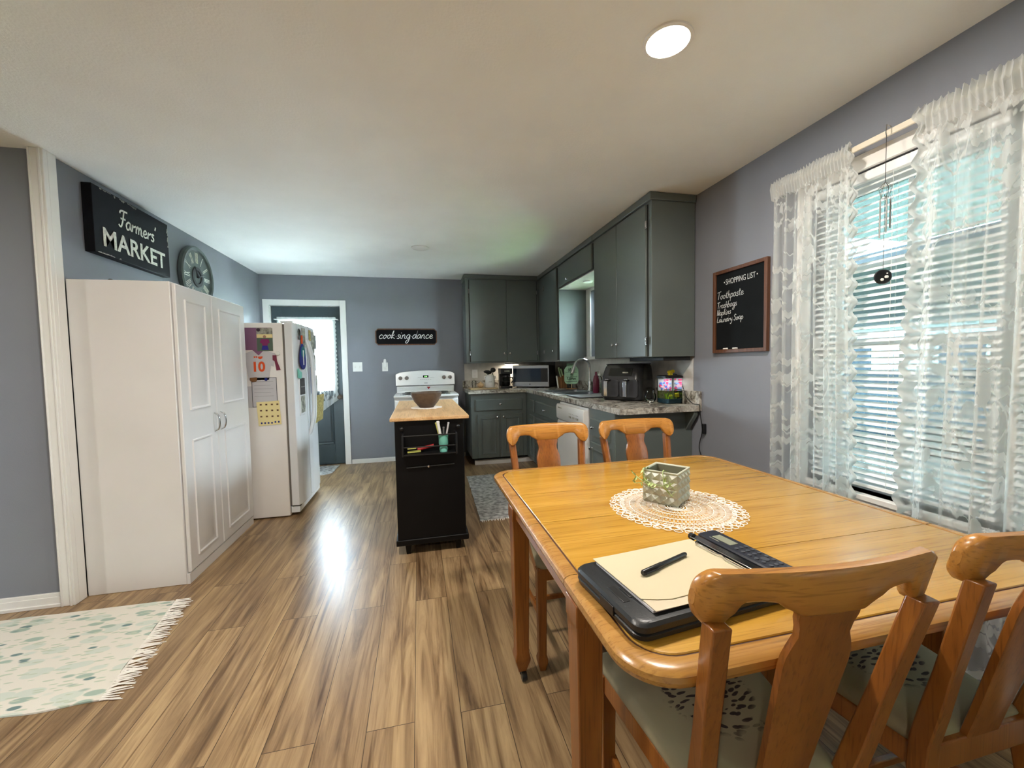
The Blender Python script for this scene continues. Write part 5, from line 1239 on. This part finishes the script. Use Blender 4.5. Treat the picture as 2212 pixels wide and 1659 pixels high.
MB().tube([(qx+.038, qy-.03, CT+.145), (qx+.085, qy-.035, CT+.14), (qx+.095, qy-.035, CT+.10), (qx+.075, qy-.033, CT+.06)], .008, 8).build('carafe_handle', M_dark, t, smooth=60)
b = MB().tube(smoothpath([(qx+.08, qy+.07, CT+.02), (qx+.13, qy+.09, CT+.004), (qx+.17, qy+.16, CT+.01), (qx+.15, qy+.25, CT+.03), (qx+.14, qy+.29, CT+.12)], 4), .004, 6)
b.build('power_cord', M_dark, t, smooth=60)
# crock with utensils on a board
b = MB(); b.prism(rrect(.63, .99, 5.10, 5.34, .02, 4), CT+.0005, CT+.018)
tag(b.build('cutting_board', M_boardw, bev=.003), 'pale wooden cutting board on the left end of the back counter', 'cutting board')
zz0 = CT+.019; ux_, uy_ = .905, 5.22
t = thing('utensil_crock', 'white lugged utensil crock standing on the cutting board', 'crock', (ux_, uy_, zz0))
MB().lathe([(.001, zz0), (.058, zz0), (.062, zz0+.01), (.062, zz0+.12), (.054, zz0+.14), (.050, zz0+.15), (.054, zz0+.165), (.048, zz0+.165), (.044, zz0+.15), (.052, zz0+.12), (.052, zz0+.02), (.001, zz0+.015)], (ux_, uy_, 0), 30).build('body', M_appl, t, smooth=35)
for s in (-1, 1): MB().tube([(ux_+s*.056, uy_, zz0+.142), (ux_+s*.075, uy_, zz0+.137), (ux_+s*.075, uy_, zz0+.120), (ux_+s*.060, uy_, zz0+.112)], .006, 8).build('lug', M_appl, t, smooth=60)
b = MB(); strokes(b, 'utensils', (ux_-.028, uy_-.0632, zz0+.07), (1, 0, 0), (0, 0, 1), .0065, .0014, nrm=(0, -1, 0)); b.build('faint_script', M_clutter, t)
def spoon(name, tip, M, label, head):
    b = MB(); p0 = Vector((ux_+.5*(tip[0]-ux_), tip[1], zz0+.03)); p1 = Vector(tip)
    b.tube([p0, p1], .006, 6); b.ball(p1, .036, 14, head); return tag(b.build(name, M, smooth=60), label, 'utensil')
spoon('black_ladle', (ux_+.042, uy_-.010, zz0+.225), M_dark, 'black ladle standing upright in the white crock', (1.0, .8, .9))
spoon('black_spatula', (ux_-.038, uy_-.020, zz0+.205), M_dark, 'wide black spoon leaning left out of the white crock', (1.35, .7, .55))
spoon('black_turner', (ux_-.008, uy_+.036, zz0+.195), M_black, 'black turner between ladle and spoon in the white crock', (1.2, .35, .7))
b = MB().lathe([(.001, 0), (.02, .002), (.042, .02), (.046, .036), (.036, .054), (.014, .066), (.006, .078), (.001, .08)], (.775, 5.18, zz0), 24)
tag(b.build('onion', M_onion, smooth=60), 'yellow onion lying on the cutting board left of the crock', 'onion')
b = MB().lathe([(.020, 0), (.026, .002), (.030, .075), (.024, .085), (.010, .1), (.006, .105)], (.70, 5.25, zz0), 20, cap=False)
tag(b.build('glass_shaker', M_clear, smooth=50), 'small clear glass shaker behind the onion', 'shaker')
b = MB().box(.905-.02, .905+.02, YB-.012, YB-.006, 1.14, 1.16)
t = thing('wall_outlet', 'pale outlet on the backsplash behind the utensil crock', 'outlet', (.76, YB-.006, 1.09))
MB().box(.725, .80, YB-.012, YB-.006, 1.09, 1.205).build('plate', M_white, t, bev=.002)
MB().box(.745, .78, YB-.0135, YB-.011, 1.105, 1.135).box(.745, .78, YB-.0135, YB-.011, 1.155, 1.185).build('socket', M_trim, t)

# ================================================================== CHALKBOARD
t = thing('chalkboard', 'framed chalkboard shopping list on the right wall', 'chalkboard', (XR, 2.14, 1.315))
y0, y1, z0, z1 = 1.925, 2.358, 1.32, 1.852
MB().box(XR-.012, XR-.001, y0+.01, y1-.01, z0+.01, z1-.01).build('board', M_chalk, t)
b = MB()
for q0, q1, c0, c1 in ((y0, y0+.022, z0, z1), (y1-.022, y1, z0, z1), (y0+.022, y1-.022, z0, z0+.022), (y0+.022, y1-.022, z1-.022, z1)): b.box(XR-.024, XR-.001, q0, q1, c0, c1)
b.build('frame', M_frame, t, bev=.002)
xs_ = XR-.0125
block('heading', 'SHOPPING LIST', M_chalkw, t, (xs_, 2.135, 1.772), (0, -1, 0), (0, 0, 1), .235, .034, bold=.0)
b = MB()
for yy in (2.135+.13, 2.135-.13): b.lathe([(.001, -.0008), (.0042, -.0008), (.0042, 0), (.001, 0)], (xs_, yy, 1.772), 10, 'X')
b.build('heading_dots', M_white, t)
for k, (txt, y_, z_, h) in enumerate((('Toothpaste', 2.330, 1.668, .0235), ('Trashbags', 2.330, 1.610, .0195), ('Napkins', 2.330, 1.565, .0185), ('Laundry Soap', 2.330, 1.520, .0185))):
    b = MB(); up = Vector((0, -.04, 1)); strokes(b, txt, (xs_, y_, z_), (0, -1, .02), up, h, .0036, slant=.08, track=.98, nrm=(-1, 0, 0), jit=.07); b.build('handwritten_line', M_chalkw, t)
for yy, lab in ((2.245, 'left stick of white chalk on the lower frame of the chalkboard'), (2.165, 'right stick of white chalk on the lower frame of the chalkboard')):
    b = MB().tube([(XR-.019, yy+.018, z0+.0265), (XR-.019, yy-.018, z0+.0265)], .0045, 8)
    tag(b.build('chalk_stick', M_white, smooth=60), lab, 'chalk')

# ================================================================== DINING TABLE
TX0, TX1, TY0, TY1 = .333, 1.575, .575, 1.965; TZ = .75
t = thing('dining_table', 'oak extension dining table with rounded corners and leaf seams', 'table', (.955, 1.27, 0))
joints = [.925, 1.258, 1.55]
def tt_rings(prof, r0=.10):
    rings = []
    for i, z in prof:
        rings.append([(a, b_, z) for a, b_ in rrect(TX0+i, TX1-i, TY0+i, TY1-i, max(r0-i*.6, .03), 8)])
    return rings
rimprof = [(.030, TZ-.034), (.010, TZ-.034), (.003, TZ-.028), (0, TZ-.018), (.002, TZ-.009), (.008, TZ-.0035), (.018, TZ-.0005), (.030, TZ), (.0385, TZ-.0005), (.0400, TZ-.003)]
panprof = [(.030, TZ-.034), (.0455, TZ-.010), (.0455, TZ-.003), (.047, TZ-.0008), (.052, TZ)]
def cut_pieces(rings, names, M, capped=True, closed_inner=False):
    b0 = MB(); b0.loft(rings, cap=capped)
    edges = [TY0-1]+joints+[TY1+1]
    for k in range(4):
        bm = bmesh.new(); vs_ = [bm.verts.new(v) for v in b0.v]
        for f in b0.f:
            try: bm.faces.new([vs_[i] for i in f])
            except ValueError: pass
        for yy, sg_ in ((edges[k]+.0011, -1), (edges[k+1]-.0011, 1)):
            geom = bm.verts[:]+bm.edges[:]+bm.faces[:]
            r = bmesh.ops.bisect_plane(bm, geom=geom, plane_co=(0, yy, 0), plane_no=(0, sg_, 0), clear_outer=True)
            if capped:
                ee = [g for g in r['geom_cut'] if isinstance(g, bmesh.types.BMEdge)]
                if ee: bmesh.ops.holes_fill(bm, edges=bm.edges[:], sides=0)
        bm.faces.ensure_lookup_table(); xm = (TX0+TX1)/2
        groups = [[f for f in bm.faces]] if capped or k in (0, 3) else [[f for f in bm.faces if f.calc_center_median().x < xm], [f for f in bm.faces if f.calc_center_median().x >= xm]]
        for gf in groups:
            b = MB(); ids = {}; fl_ = []
            for f in gf:
                fl_.append(tuple(ids.setdefault(v, len(ids)) for v in f.verts))
            b.add([v.co.copy() for v in ids], fl_); b.build(names[k], M, t, smooth=30)
        bm.free()
cut_pieces(tt_rings(panprof), ['tabletop_end', 'table_leaf', 'table_leaf', 'tabletop_end'], M_oak)
def rim_rings():
    return tt_rings(rimprof)
cut_pieces(tt_rings(rimprof), ['edge_moulding']*4, M_oakrim, capped=False)
MB().loft(tt_rings([(.039, TZ-.030), (.039, TZ-.0042), (.048, TZ-.0042)])).build('groove', M_groove, t)
b = MB(); A = .028
b.box(TX0+A, TX1-A, .878, .896, .665, TZ-.034).box(TX0+A, TX1-A, 1.53, 1.55, .665, TZ-.034)
b.box(TX0+A-.010, TX0+A+.008, .885, 1.54, .672, TZ-.034).box(TX1-A-.008, TX1-A+.010, .885, 1.54, .672, TZ-.034)
b.build('apron', M_oakz, t, bev=.002)
for lx in (.372, 1.53):
    for ly in (.885, 1.54):
        sq = lambda h, z: [(lx-h, ly-h, z), (lx+h, ly-h, z), (lx+h, ly+h, z), (lx-h, ly+h, z)]
        b = MB().loft([sq(.016, .040), sq(.020, .055), sq(.030, .090), sq(.031, .100), sq(.026, .125), sq(.026, .16), sq(.030, .40), sq(.032, .62), sq(.034, .66), sq(.036, .665), sq(.036, TZ-.035)])
        lg = b.build('leg', M_oakz, t, bev=.003)
        b = MB().lathe([(.001, -.010), (.018, -.010), (.020, 0), (.018, .010), (.001, .010)], (lx+.006, ly-.012, .020), 16, 'X').tube([(lx, ly, .022), (lx, ly, .042)], .009, 8); b.build('caster', M_dark, lg, smooth=50)

# ================================================================== CHAIRS
def build_chair(label, loc, rz):
    t = thing('dining_chair', label, 'chair', (0, 0, 0), 0, None)
    def yb(z): return .19+.235*(z-.44) if z > .44 else .19+.11*((.44-z)/.44)**1.5*.8
    HT = .955; UP = .033
    # rear posts run from foot to crest
    for s in (-1, 1):
        rings = []
        for z in (0, .1, .2, .3, .40, .47, .55, .65, .76, .868):
            xw = s*(.156+(.034*(z-.44)/.41 if z > .44 else .012*(.44-z)/.44)); h = .0165 if z > .5 else .018; hh = .018 if .2 < z < .6 else .015
            y = yb(z); rings.append([(xw-h, y-hh, z), (xw-h*.4, y-hh*1.25, z), (xw+h*.4, y-hh*1.25, z), (xw+h, y-hh, z), (xw+h, y+hh, z), (xw-h, y+hh, z)])
        MB().loft(rings).build('rear_leg', M_oakz, t, bev=.003)
        fx_ = s*.185; yy = -.175
        rings = [[(fx_-a, yy-a, z), (fx_+a, yy-a, z), (fx_+a, yy+a, z), (fx_-a, yy+a, z)] for a, z in ((.012, 0), (.020, .035), (.021, .05), (.016, .07), (.0185, .3), (.0205, .435))]
        MB().loft(rings).build('front_leg', M_oakz, t, bev=.003)
    # crest rail : lofted along x, bowed in plan
    NX = 64; rings = []
    def top(u):
        a = abs(u); return HT-.004*a*a
    def bot(u):
        a = abs(u)
        pts = [(0, .838), (.24, .838), (.28, .845), (.34, .852), (.46, .868), (.58, .870), (.68, .868), (.76, .842), (.80, .828), (.90, .822), (1.0, .826)]
        for (p, q), (p2, q2) in zip(pts, pts[1:]):
            if p <= a <= p2: k = (a-p)/(p2-p); k = k*k*(3-2*k); return q+(q2-q)*k+UP
        return .826+UP
    for i in range(NX+1):
        u = math.sin(math.pi/2*(-1+2*i/NX)); x = u*.222; zt, zb = top(u), bot(u); k_ = max(0, (abs(u)-.86)/.14); sh = math.sqrt(max(.03, 1-k_*k_)); th = (.013+.004*max(0, abs(u)-.7)/.3)*(.35+.65*sh); zm_ = (zt+zb)/2; hf = (zt-zb)/2*(.12+.88*sh); zt, zb = zm_+hf, zm_-hf
        r = min(.006, (zt-zb)*.3); ring = []
        ybase = lambda z: yb(z)+.006-.034*u*u
        for dy, z in ((-th, zb+r), (-th*.6, zb), (th*.6, zb), (th, zb+r), (th, zt-r), (th*.6, zt), (-th*.6, zt), (-th, zt-r)):
            ring.append((x, ybase(z)+dy, z))
        rings.append(ring)
    MB().loft(rings).build('crest_rail', M_oakc, t, smooth=50)
    # splat
    rings = []
    prof = [(.845, .056), (.830, .056), (.812, .050), (.795, .048), (.775, .056), (.755, .062), (.735, .063), (.68, .060), (.60, .054), (.52, .050), (.455, .050)]
    for z, hw in prof:
        z = z+UP*min(1, max(0, (z-.60)/.1)); y = yb(z)+.004; rings.append([(-hw, y-.006, z), (-hw*.9, y-.009, z), (hw*.9, y-.009, z), (hw, y-.006, z), (hw, y+.006, z), (hw*.9, y+.008, z), (-hw*.9, y+.008, z), (-hw, y+.006, z)])
    MB().loft(rings).build('splat', M_oakz, t, smooth=50)
    # seat frame (trapezoid) and upholstered cushion
    F, Bk = .205, .160
    poly = [(-F, -.20), (F, -.20), (Bk, .185), (-Bk, .185)]
    MB().prism([(-F, -.195), (F, -.195), (Bk-.006, .180), (-Bk+.006, .180)], .385, .440, 'XY').build('seat_frame', M_oakz, t, bev=.004)
    rings = []
    def cr(i, z, yo=0):
        pts = rrect(-1, 1, -1, 1, .16, 5); out = []
        for a, c in pts:
            y = -.005+c*(.198-i); hw = (F+Bk)/2-(F-Bk)/2*c-i+.004
            if c > .8 and abs(a) > .8: hw -= .010
            out.append((a*hw, y, z))
        return out
    for i, z in ((.004, .438), (0, .446), (-.002, .456), (.003, .468), (.015, .476), (.045, .482), (.10, .485)): rings.append(cr(i, z))
    MB().loft(rings).build('seat_cushion', M_cushion, t, smooth=60)
    MB().box(-.155, .155, .185, .205, .40, .46).build('rear_rail', M_oakz, t, bev=.003)
    for s in (-1, 1): MB().box(s*.172-.008, s*.172+.008, -.165, .195, .18, .205).build('side_stretcher', M_oakz, t, bev=.003)
    MB().box(-.175, .175, .0, .016, .182, .203).build('cross_stretcher', M_oakz, t, bev=.003)
    t.location = loc; t.rotation_euler = (0, 0, rz); t['group'] = 'oak chairs round the dining table'
    return t
def copy_chair(src, label, loc, rz):
    c = src.copy(); COL.objects.link(c); c.location = loc; c.rotation_euler = (0, 0, rz); c['label'] = label
    for ch in src.children:
        k = ch.copy(); COL.objects.link(k); k.parent = c
    return c
ch1 = build_chair('oak dining chair at the far side of the table, left, before the dishwasher', (.652, 1.742, 0), 0)
copy_chair(ch1, 'oak dining chair at the far side of the table, right, before the counter end', (1.160, 1.742, 0), R(-1))
copy_chair(ch1, 'oak dining chair with its back to the camera, in front of the clipboard', (.648, .798, 0), R(180-4))
copy_chair(ch1, 'oak dining chair cut off by the right picture edge', (1.17, .798, 0), R(180))

# ================================================================== ON THE TABLE
tag(make_doily(.882, 1.262, TZ+.0015, .232, 1.1, 5).build('doily', M_crochet), 'large white crocheted doily under the green vase', 'doily')
vx, vy, vr = .892, 1.333, R(36); vz = TZ+.0045
t = thing('square_vase', 'square sage green ceramic planter with faceted sides', 'vase', (vx, vy, vz), vr)
b = placed((vx, vy, vz), vr); hw = .066; vh = .122
S = lambda h, z: [(-h, -h, z), (h, -h, z), (h, h, z), (-h, h, z)]
b.loft([S(hw-.006, 0), S(hw-.003, .004), S(hw-.003, vh-.008), S(hw, vh-.006), S(hw, vh), S(hw-.007, vh), S(hw-.010, vh-.006), S(hw-.010, .02)])
vb = b.build('body', M_vase, t, bev=.0025)
b = placed((vx, vy, vz), vr); nq = 4
for k in range(4):
    rot = Matrix.Rotation(k*math.pi/2, 4, 'Z'); w_ = 2*(hw-.004)/nq; hz = (vh-.012)/nq
    for i in range(nq):
        for j in range(nq):
            x0 = -(hw-.004)+i*w_; z0 = .004+j*hz; y = -(hw-.003)
            vsx = [rot @ Vector(p) for p in ((x0, y, z0), (x0+w_, y, z0), (x0+w_, y, z0+hz), (x0, y, z0+hz), (x0+w_/2, y-.009, z0+hz/2))]
            b.add(vsx, [(0, 1, 4), (1, 2, 4), (2, 3, 4), (3, 0, 4)])
b.build('faceted_relief', M_vase, vb)
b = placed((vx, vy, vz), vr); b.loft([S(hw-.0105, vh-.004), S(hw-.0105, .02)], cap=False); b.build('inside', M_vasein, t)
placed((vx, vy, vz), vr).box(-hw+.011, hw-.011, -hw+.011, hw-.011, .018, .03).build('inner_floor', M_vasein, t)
# sprigs
t = thing('greenery_sprig', 'trailing pale green artificial sprigs hanging over the planter front', 'plant', (vx, vy, vz))
rnd = random.Random(12); stems = MB(); leaves = MB()
Mv = Matrix.Translation((vx, vy, vz)) @ Matrix.Rotation(vr-math.pi/2, 4, 'Z')
def sprig(p0, path, nl):
    pts = smoothpath([Mv @ Vector(p) for p in path], 5); stems.tube(pts, .0017, 5)
    for k in range(nl):
        i = int(len(pts)*(k+1)/(nl+1)); p = pts[i]; d = Vector((rnd.uniform(-1, 1), rnd.uniform(-1, .2), rnd.uniform(-.7, .8))).normalized(); n_ = d.cross(Vector((.3, .2, 1))).normalized(); ln = rnd.uniform(.016, .028); wd = .0042
        up_ = d.cross(n_)*.0008
        leaves.add([p, p+d*ln*.45+n_*wd, p+d*ln, p+d*ln*.45-n_*wd, p+d*ln*.5+up_], [(0, 1, 4), (1, 2, 4), (2, 3, 4), (3, 0, 4), (0, 3, 2, 1)])
fy_ = -hw-.012
sprig(0, [(-.058, -.03, .11), (-.056, fy_+.004, .128), (-.05, fy_-.006, .095), (-.035, fy_-.006, .07), (-.015, fy_-.006, .062)], 12)
sprig(0, [(-.056, fy_-.004, .10), (-.035, fy_-.012, .085), (-.01, fy_-.010, .078), (.02, fy_-.008, .075), (.045, fy_-.006, .05)], 14)
sprig(0, [(.01, -.02, .11), (.015, fy_+.006, .128), (.02, fy_-.006, .10), (.03, fy_-.012, .07), (.05, fy_-.006, .045)], 12)
sprig(0, [(-.04, fy_-.006, .075), (-.065, fy_-.004, .085), (-.09, fy_+.005, .095), (-.105, fy_+.01, .105)], 9)
sprig(0, [(-.06, fy_, .075), (-.08, fy_-.01, .07), (-.095, fy_, .075)], 6)
sprig(0, [(.02, fy_-.006, .08), (.045, fy_-.012, .085), (.058, fy_-.01, .075)], 7)
stems.build('stems', M_leaf, t); leaves.build('leaves', M_leaf, t)

# clipboard storage box with calculator
cb0 = Vector((.352, .902, TZ)); ca = R(6.5)
t = thing('clipboard_case', 'black plastic storage clipboard with built in calculator on the table', 'clipboard', cb0, ca)
CBX = lambda: placed(cb0, ca)
b = CBX(); P = lambda i, z: [(p[0], p[1], z) for p in rrect(0+i, .425-i, -.252+i, 0-i, .026, 6)]
b.loft([P(.006, .001), P(.002, .004), P(.0, .014), P(.0035, .0165), P(.0035, .0185), P(.0, .021), P(0, .031), P(.005, .037), P(.012, .0385)]); b.build('case', M_clip, t, smooth=35)
CBX().box(.018, .034, -.178, -.118, .0380, .0400).box(.040, .046, -.168, -.128, .0380, .0405).build('latch', M_dark, t, bev=.0015)
CBX().box(-.0025, .002, -.17, -.12, .010, .030).build('side_latch', M_dark, t, bev=.001)
# clip
b = CBX(); b.box(.348, .372, -.232, -.004, .0505, .0525); b.build('clip_plate', M_chrome, t, bev=.001)
for yy in (-.0, -.234): CBX().lathe([(.001, -.006), (.009, -.006), (.009, .006), (.001, .006)], (.360, yy, .0485), 14, 'Y').build('clip_spring', M_dark, t, smooth=50)
b = CBX(); b.tube([(.350, -.03, .053), (.333, -.04, .0520), (.333, -.10, .0515), (.340, -.117, .0520), (.333, -.134, .0515), (.333, -.20, .0520), (.350, -.218, .053)], .0018, 6); b.build('clip_wire', M_chrome, t, smooth=60)
# calculator block at the far end
ck = CBX(); ck.loft([[(p[0], p[1], z) for p in rrect(.380+i, .442-i, -.232+i, .004-i, .008, 4)] for i, z in ((.001, .030), (0, .034), (0, .051), (.003, .054))]); cal = ck.build('calculator', M_calc, t, smooth=35)
CBX().box(.398, .425, -.088, -.030, .0538, .0548).build('display', M_lcd, cal)
b = CBX(); b.box(.389, .392, -.06, -.03, .0538, .0546); b.build('printed_mark', M_clutter, cal)
b = CBX()
for i in range(7):
    for j in range(3):
        if 3 <= i <= 4 and j == 1: continue
        xx = .393+.0155*j; yy = -.108-.0185*i; b.lathe([(.001, .0538), (.0052, .0538), (.0048, .0562), (.001, .0568)], (xx+.004, yy, 0), 10)
b.lathe([(.001, .0538), (.0100, .0538), (.0095, .0560), (.001, .0564)], (.4125, -.173, 0), 16)
b.build('keys', M_keys, cal, smooth=40)
# papers
def sheet(name, x0, x1, y0, y1, z, M, label, rot=0, curl=0, th=.0012, cut=0):
    b = placed(cb0, ca+rot); nx = 10; vs_ = []
    for k in range(nx+1):
        u = k/nx; x = x0+(x1-x0)*u
        for yy in (y0, y1):
            yv = yy+(cut*max(0, 1-u*6) if yy == y0 else 0)
            zz = z+curl*max(0, (.35-u)/.35)**2+(curl*.4 if yy == y0 else 0)
            vs_ += [(x, yv, zz), (x, yv, zz+th)]
    fs = []
    for k in range(nx):
        a = 4*k; c = a+4
        fs += [(a, c, c+2, a+2), (a+1, a+3, c+3, c+1), (a, a+1, c+1, c), (a+2, c+2, c+3, a+3)]
    fs += [(0, 2, 3, 1), (4*nx, 4*nx+1, 4*nx+3, 4*nx+2)]
    b.add(vs_, fs); return tag(b.build(name, M), label, 'paper')
sheet('white_paper_stack', .050, .345, -.228, -.020, .0392, M_paperw, 'thick stack of white paper under the cream pad sheet', 0, 0, .0045)
sheet('lined_sheet', .054, .345, -.234, -.018, .0440, mat('lined_grey', srgb(196, 184, 160), .8), 'tan edged sheet showing between white stack and cream sheet', R(-.6), .001, .001)
sheet('cream_sheet', .047, .346, -.214, -.010, .0456, M_paper, 'blank cream top sheet on the clipboard under the pen', R(.5), .0012, .0012, cut=.022)
# pen
p0 = Vector((.472, .795, TZ+.0545)); p1 = Vector((.624, .853, TZ+.0525))
t = thing('marker_pen', 'black felt pen lying on the cream sheet', 'pen', p0)
d_ = (p1-p0)
MB().tube([p0, p0+d_*.02, p0+d_*.42], [.0045, .0062, .0062], 12).build('cap', M_dark, t, smooth=50)
MB().tube([p0+d_*.42, p0+d_*.98, p1], [.0055, .0052, .004], 12).build('barrel', M_dark, t, smooth=50)
sd = d_.cross(Vector((0, 0, 1))).normalized()
MB().tube([p0+d_*.03+sd*.007, p0+d_*.30+sd*.0075], .0016, 6).build('pocket_clip', M_dark, t, smooth=50)

# ================================================================== RUGS
def fringe(x0, y0, x1, y1, n, ln, out, seed, M, name, parent, z=.006):
    b = MB(); rnd = random.Random(seed); o = Vector(out)
    for k in range(n):
        u = (k+.5)/n; p = Vector((x0+(x1-x0)*u, y0+(y1-y0)*u, z)); l_ = ln*rnd.uniform(.7, 1.15); s = Vector((rnd.uniform(-.5, .5), rnd.uniform(-.5, .5), 0))
        q = p+(o+s*.7).normalized()*l_; m_ = (p+q)/2+s*l_*.12; q.z = .0025; m_.z = .005
        b.tube([p, m_, q], [.0032, .0026, .0018], 5)
    return b.build(name, M, parent)
b = MB(); pts = [(-3.2, 1.83), (-1.24, 1.83), (-1.345, 2.555), (-3.2, 2.575)]
NXr = 60; NYr = 20; vs_ = []
def rugz(u, v): return .007+.004*max(0, noise.noise(Vector((u*7, v*5, 0))))
for i in range(NXr+1):
    u = i/NXr
    for j in range(NYr+1):
        v = j/NYr
        A_ = Vector(pts[0]).lerp(Vector(pts[1]), u); B_ = Vector(pts[3]).lerp(Vector(pts[2]), u); q = A_.lerp(B_, v)
        wob = .006*math.sin(u*40)*(1-v)+.008*math.sin(v*17)*(u > .97)
        vs_.append((q.x+.004*math.sin(v*17)*(u > .97), q.y+wob, rugz(u, v)))
nv = len(vs_); vs_ += [(a, c, .001) for a, c, _ in vs_]; fs = []
for i in range(NXr):
    for j in range(NYr):
        a = i*(NYr+1)+j; fs.append((a, a+NYr+1, a+NYr+2, a+1)); fs.append((a+nv, a+1+nv, a+NYr+2+nv, a+NYr+1+nv))
for i in range(NXr):
    a = i*(NYr+1); c = a+NYr+1; fs.append((a, a+nv, c+nv, c)); a += NYr; c += NYr; fs.append((a, c, c+nv, a+nv))
for j in range(NYr):
    a = NXr*(NYr+1)+j; fs.append((a, a+nv, a+1+nv, a+1))
b.add(vs_, fs); rug = b.build('area_rug', M_rug, smooth=60)
tag(rug, 'white rug printed with sage green leaves, fringed on its right end', 'rug')
fringe(-1.24, 1.83, -1.345, 2.555, 95, .085, (1, .08, 0), 3, M_crochet, 'fringe', rug)
def flatmat(name, poly, label, seed):
    b = MB(); rnd = random.Random(seed); out = []
    n = len(poly)
    for k in range(n):
        p, q = Vector(poly[k]), Vector(poly[(k+1) % n]); L_ = (q-p).length; m_ = max(2, int(L_/.05))
        for i in range(m_): r_ = p.lerp(q, i/m_); out.append((r_.x+rnd.uniform(-.004, .004), r_.y+rnd.uniform(-.004, .004)))
    b.prism(out, .001, .008); return tag(b.build(name, M_matgrey), label, 'rug')
mt = flatmat('kitchen_mat', [(.455, 3.22), (.98, 3.24), (1.02, 4.56), (.50, 4.56)], 'grey mottled kitchen runner in front of the sink cabinets', 3)
fringe(.455, 3.22, .98, 3.24, 40, .03, (0, -1, 0), 8, M_crochet, 'fringe', mt)
flatmat('door_mat', [(-1.75, 5.13), (-1.12, 5.13), (-1.05, 5.20), (-1.03, 5.58), (-1.75, 5.58)], 'small grey patterned mat in front of the back door', 6)

# ================================================================== OUTSIDE
b = MB().box(XR+.5, 45, -30, 40, -.62, -.6); struct(b.build('ground', M_grass))
b = MB().box(XR+.15, 4.0, -6, 8, -.60, -.45); struct(b.build('ground_patio', M_conc))
b = MB().box(11.5, 18, -30, 40, -.6, -.585); struct(b.build('ground_street', M_conc))
b = MB().box(-8, XR+.2, YB+.3, 11, -.62, -.2); struct(b.build('ground_yard', M_conc))
b = MB().box(XR+.16, 4.5, -.3, 2.9, 2.35, 2.5); struct(b.build('added_porch_roof', M_roof))  # roof added to keep sky light off the dining windows
b = MB().box(XR+.17, 4.48, -.28, 2.88, 2.33, 2.348); struct(b.build('added_porch_soffit', M_siding))  # underside of the roof added for shade
b = MB().box(4.6, 13.8, 1.5, 14.5, 2.2, 2.35)
for xx, yy in ((4.8, 14.3), (13.6, 14.3), (4.8, 1.7), (13.6, 1.7)): b.box(xx-.06, xx+.06, yy-.06, yy+.06, -.6, 2.2)
struct(b.build('added_carport', M_roof))  # added cover that darkens the outdoors behind the blinds
b = MB().box(6.5, 14.2, -6, 15, -.60, -.56); struct(b.build('ground_drive', M_conc))
t = thing('neighbour_house', 'pale sided house across the street seen through the blinds', 'house', (24, 16, -.6))
b = MB().box(21, 29, 8, 26, -.6, 2.6); b.build('wall', M_siding, t)
b = MB(); b.prism([(20.4, 2.6), (29.6, 2.6), (25, 5.0)], 7.4, 26.6, 'XZ'); b.build('roof', M_roof, t)
for yy in (11, 15, 20): MB().box(20.95, 21.02, yy, yy+1.4, .6, 1.9).build('window', M_microglass, t)
t = thing('parked_car', 'grey blue car parked outside beyond the dining window', 'car', (9.5, 6, -.6))
cpf = [(4.0, -.25), (8.6, -.25), (8.6, .35), (8.3, .5), (7.3, .58), (6.7, 1.0), (5.1, 1.02), (4.5, .6), (4.05, .45)]
b = MB(); b.prism(cpf, 8.7, 10.4, 'YZ'); b.build('body', M_car, t, bev=.08)
for yy in (5.0, 7.7):
    for xx in (8.75, 10.2): MB().lathe([(.001, -.1), (.32, -.1), (.34, 0), (.32, .1), (.001, .1)], (xx, yy, -.25), 20, 'X').build('wheel', M_black, t, smooth=40)
b = MB(); b.prism([(4.9, .62), (7.1, .62), (6.6, .94), (5.2, .96)], 8.68, 8.70, 'YZ'); b.build('side_glass', M_microglass, t)
def tree(x, y, h, label, seed):
    t = thing('tree', label, 'tree', (x, y, -.6)); rnd = random.Random(seed)
    MB().tube([(x, y, -.6), (x+.1, y, h*.5)], [.22, .12], 10).build('trunk', M_bark, t)
    b = MB()
    for k in range(26):
        c = (x+rnd.gauss(0, h*.17), y+rnd.gauss(0, h*.17), h*.62+rnd.gauss(0, h*.13)); b.ball(c, h*rnd.uniform(.09, .15), 10)
    b.build('crown', M_foliage, t, smooth=80)
tree(17, 4, 5.5, 'leafy tree outside, right of the neighbouring house', 1)
tree(19, 34, 5.0, 'leafy tree outside, left of the neighbouring house', 2)

# tidy helper properties
for o in bpy.data.objects:
    if '_m' in o.keys(): del o['_m']
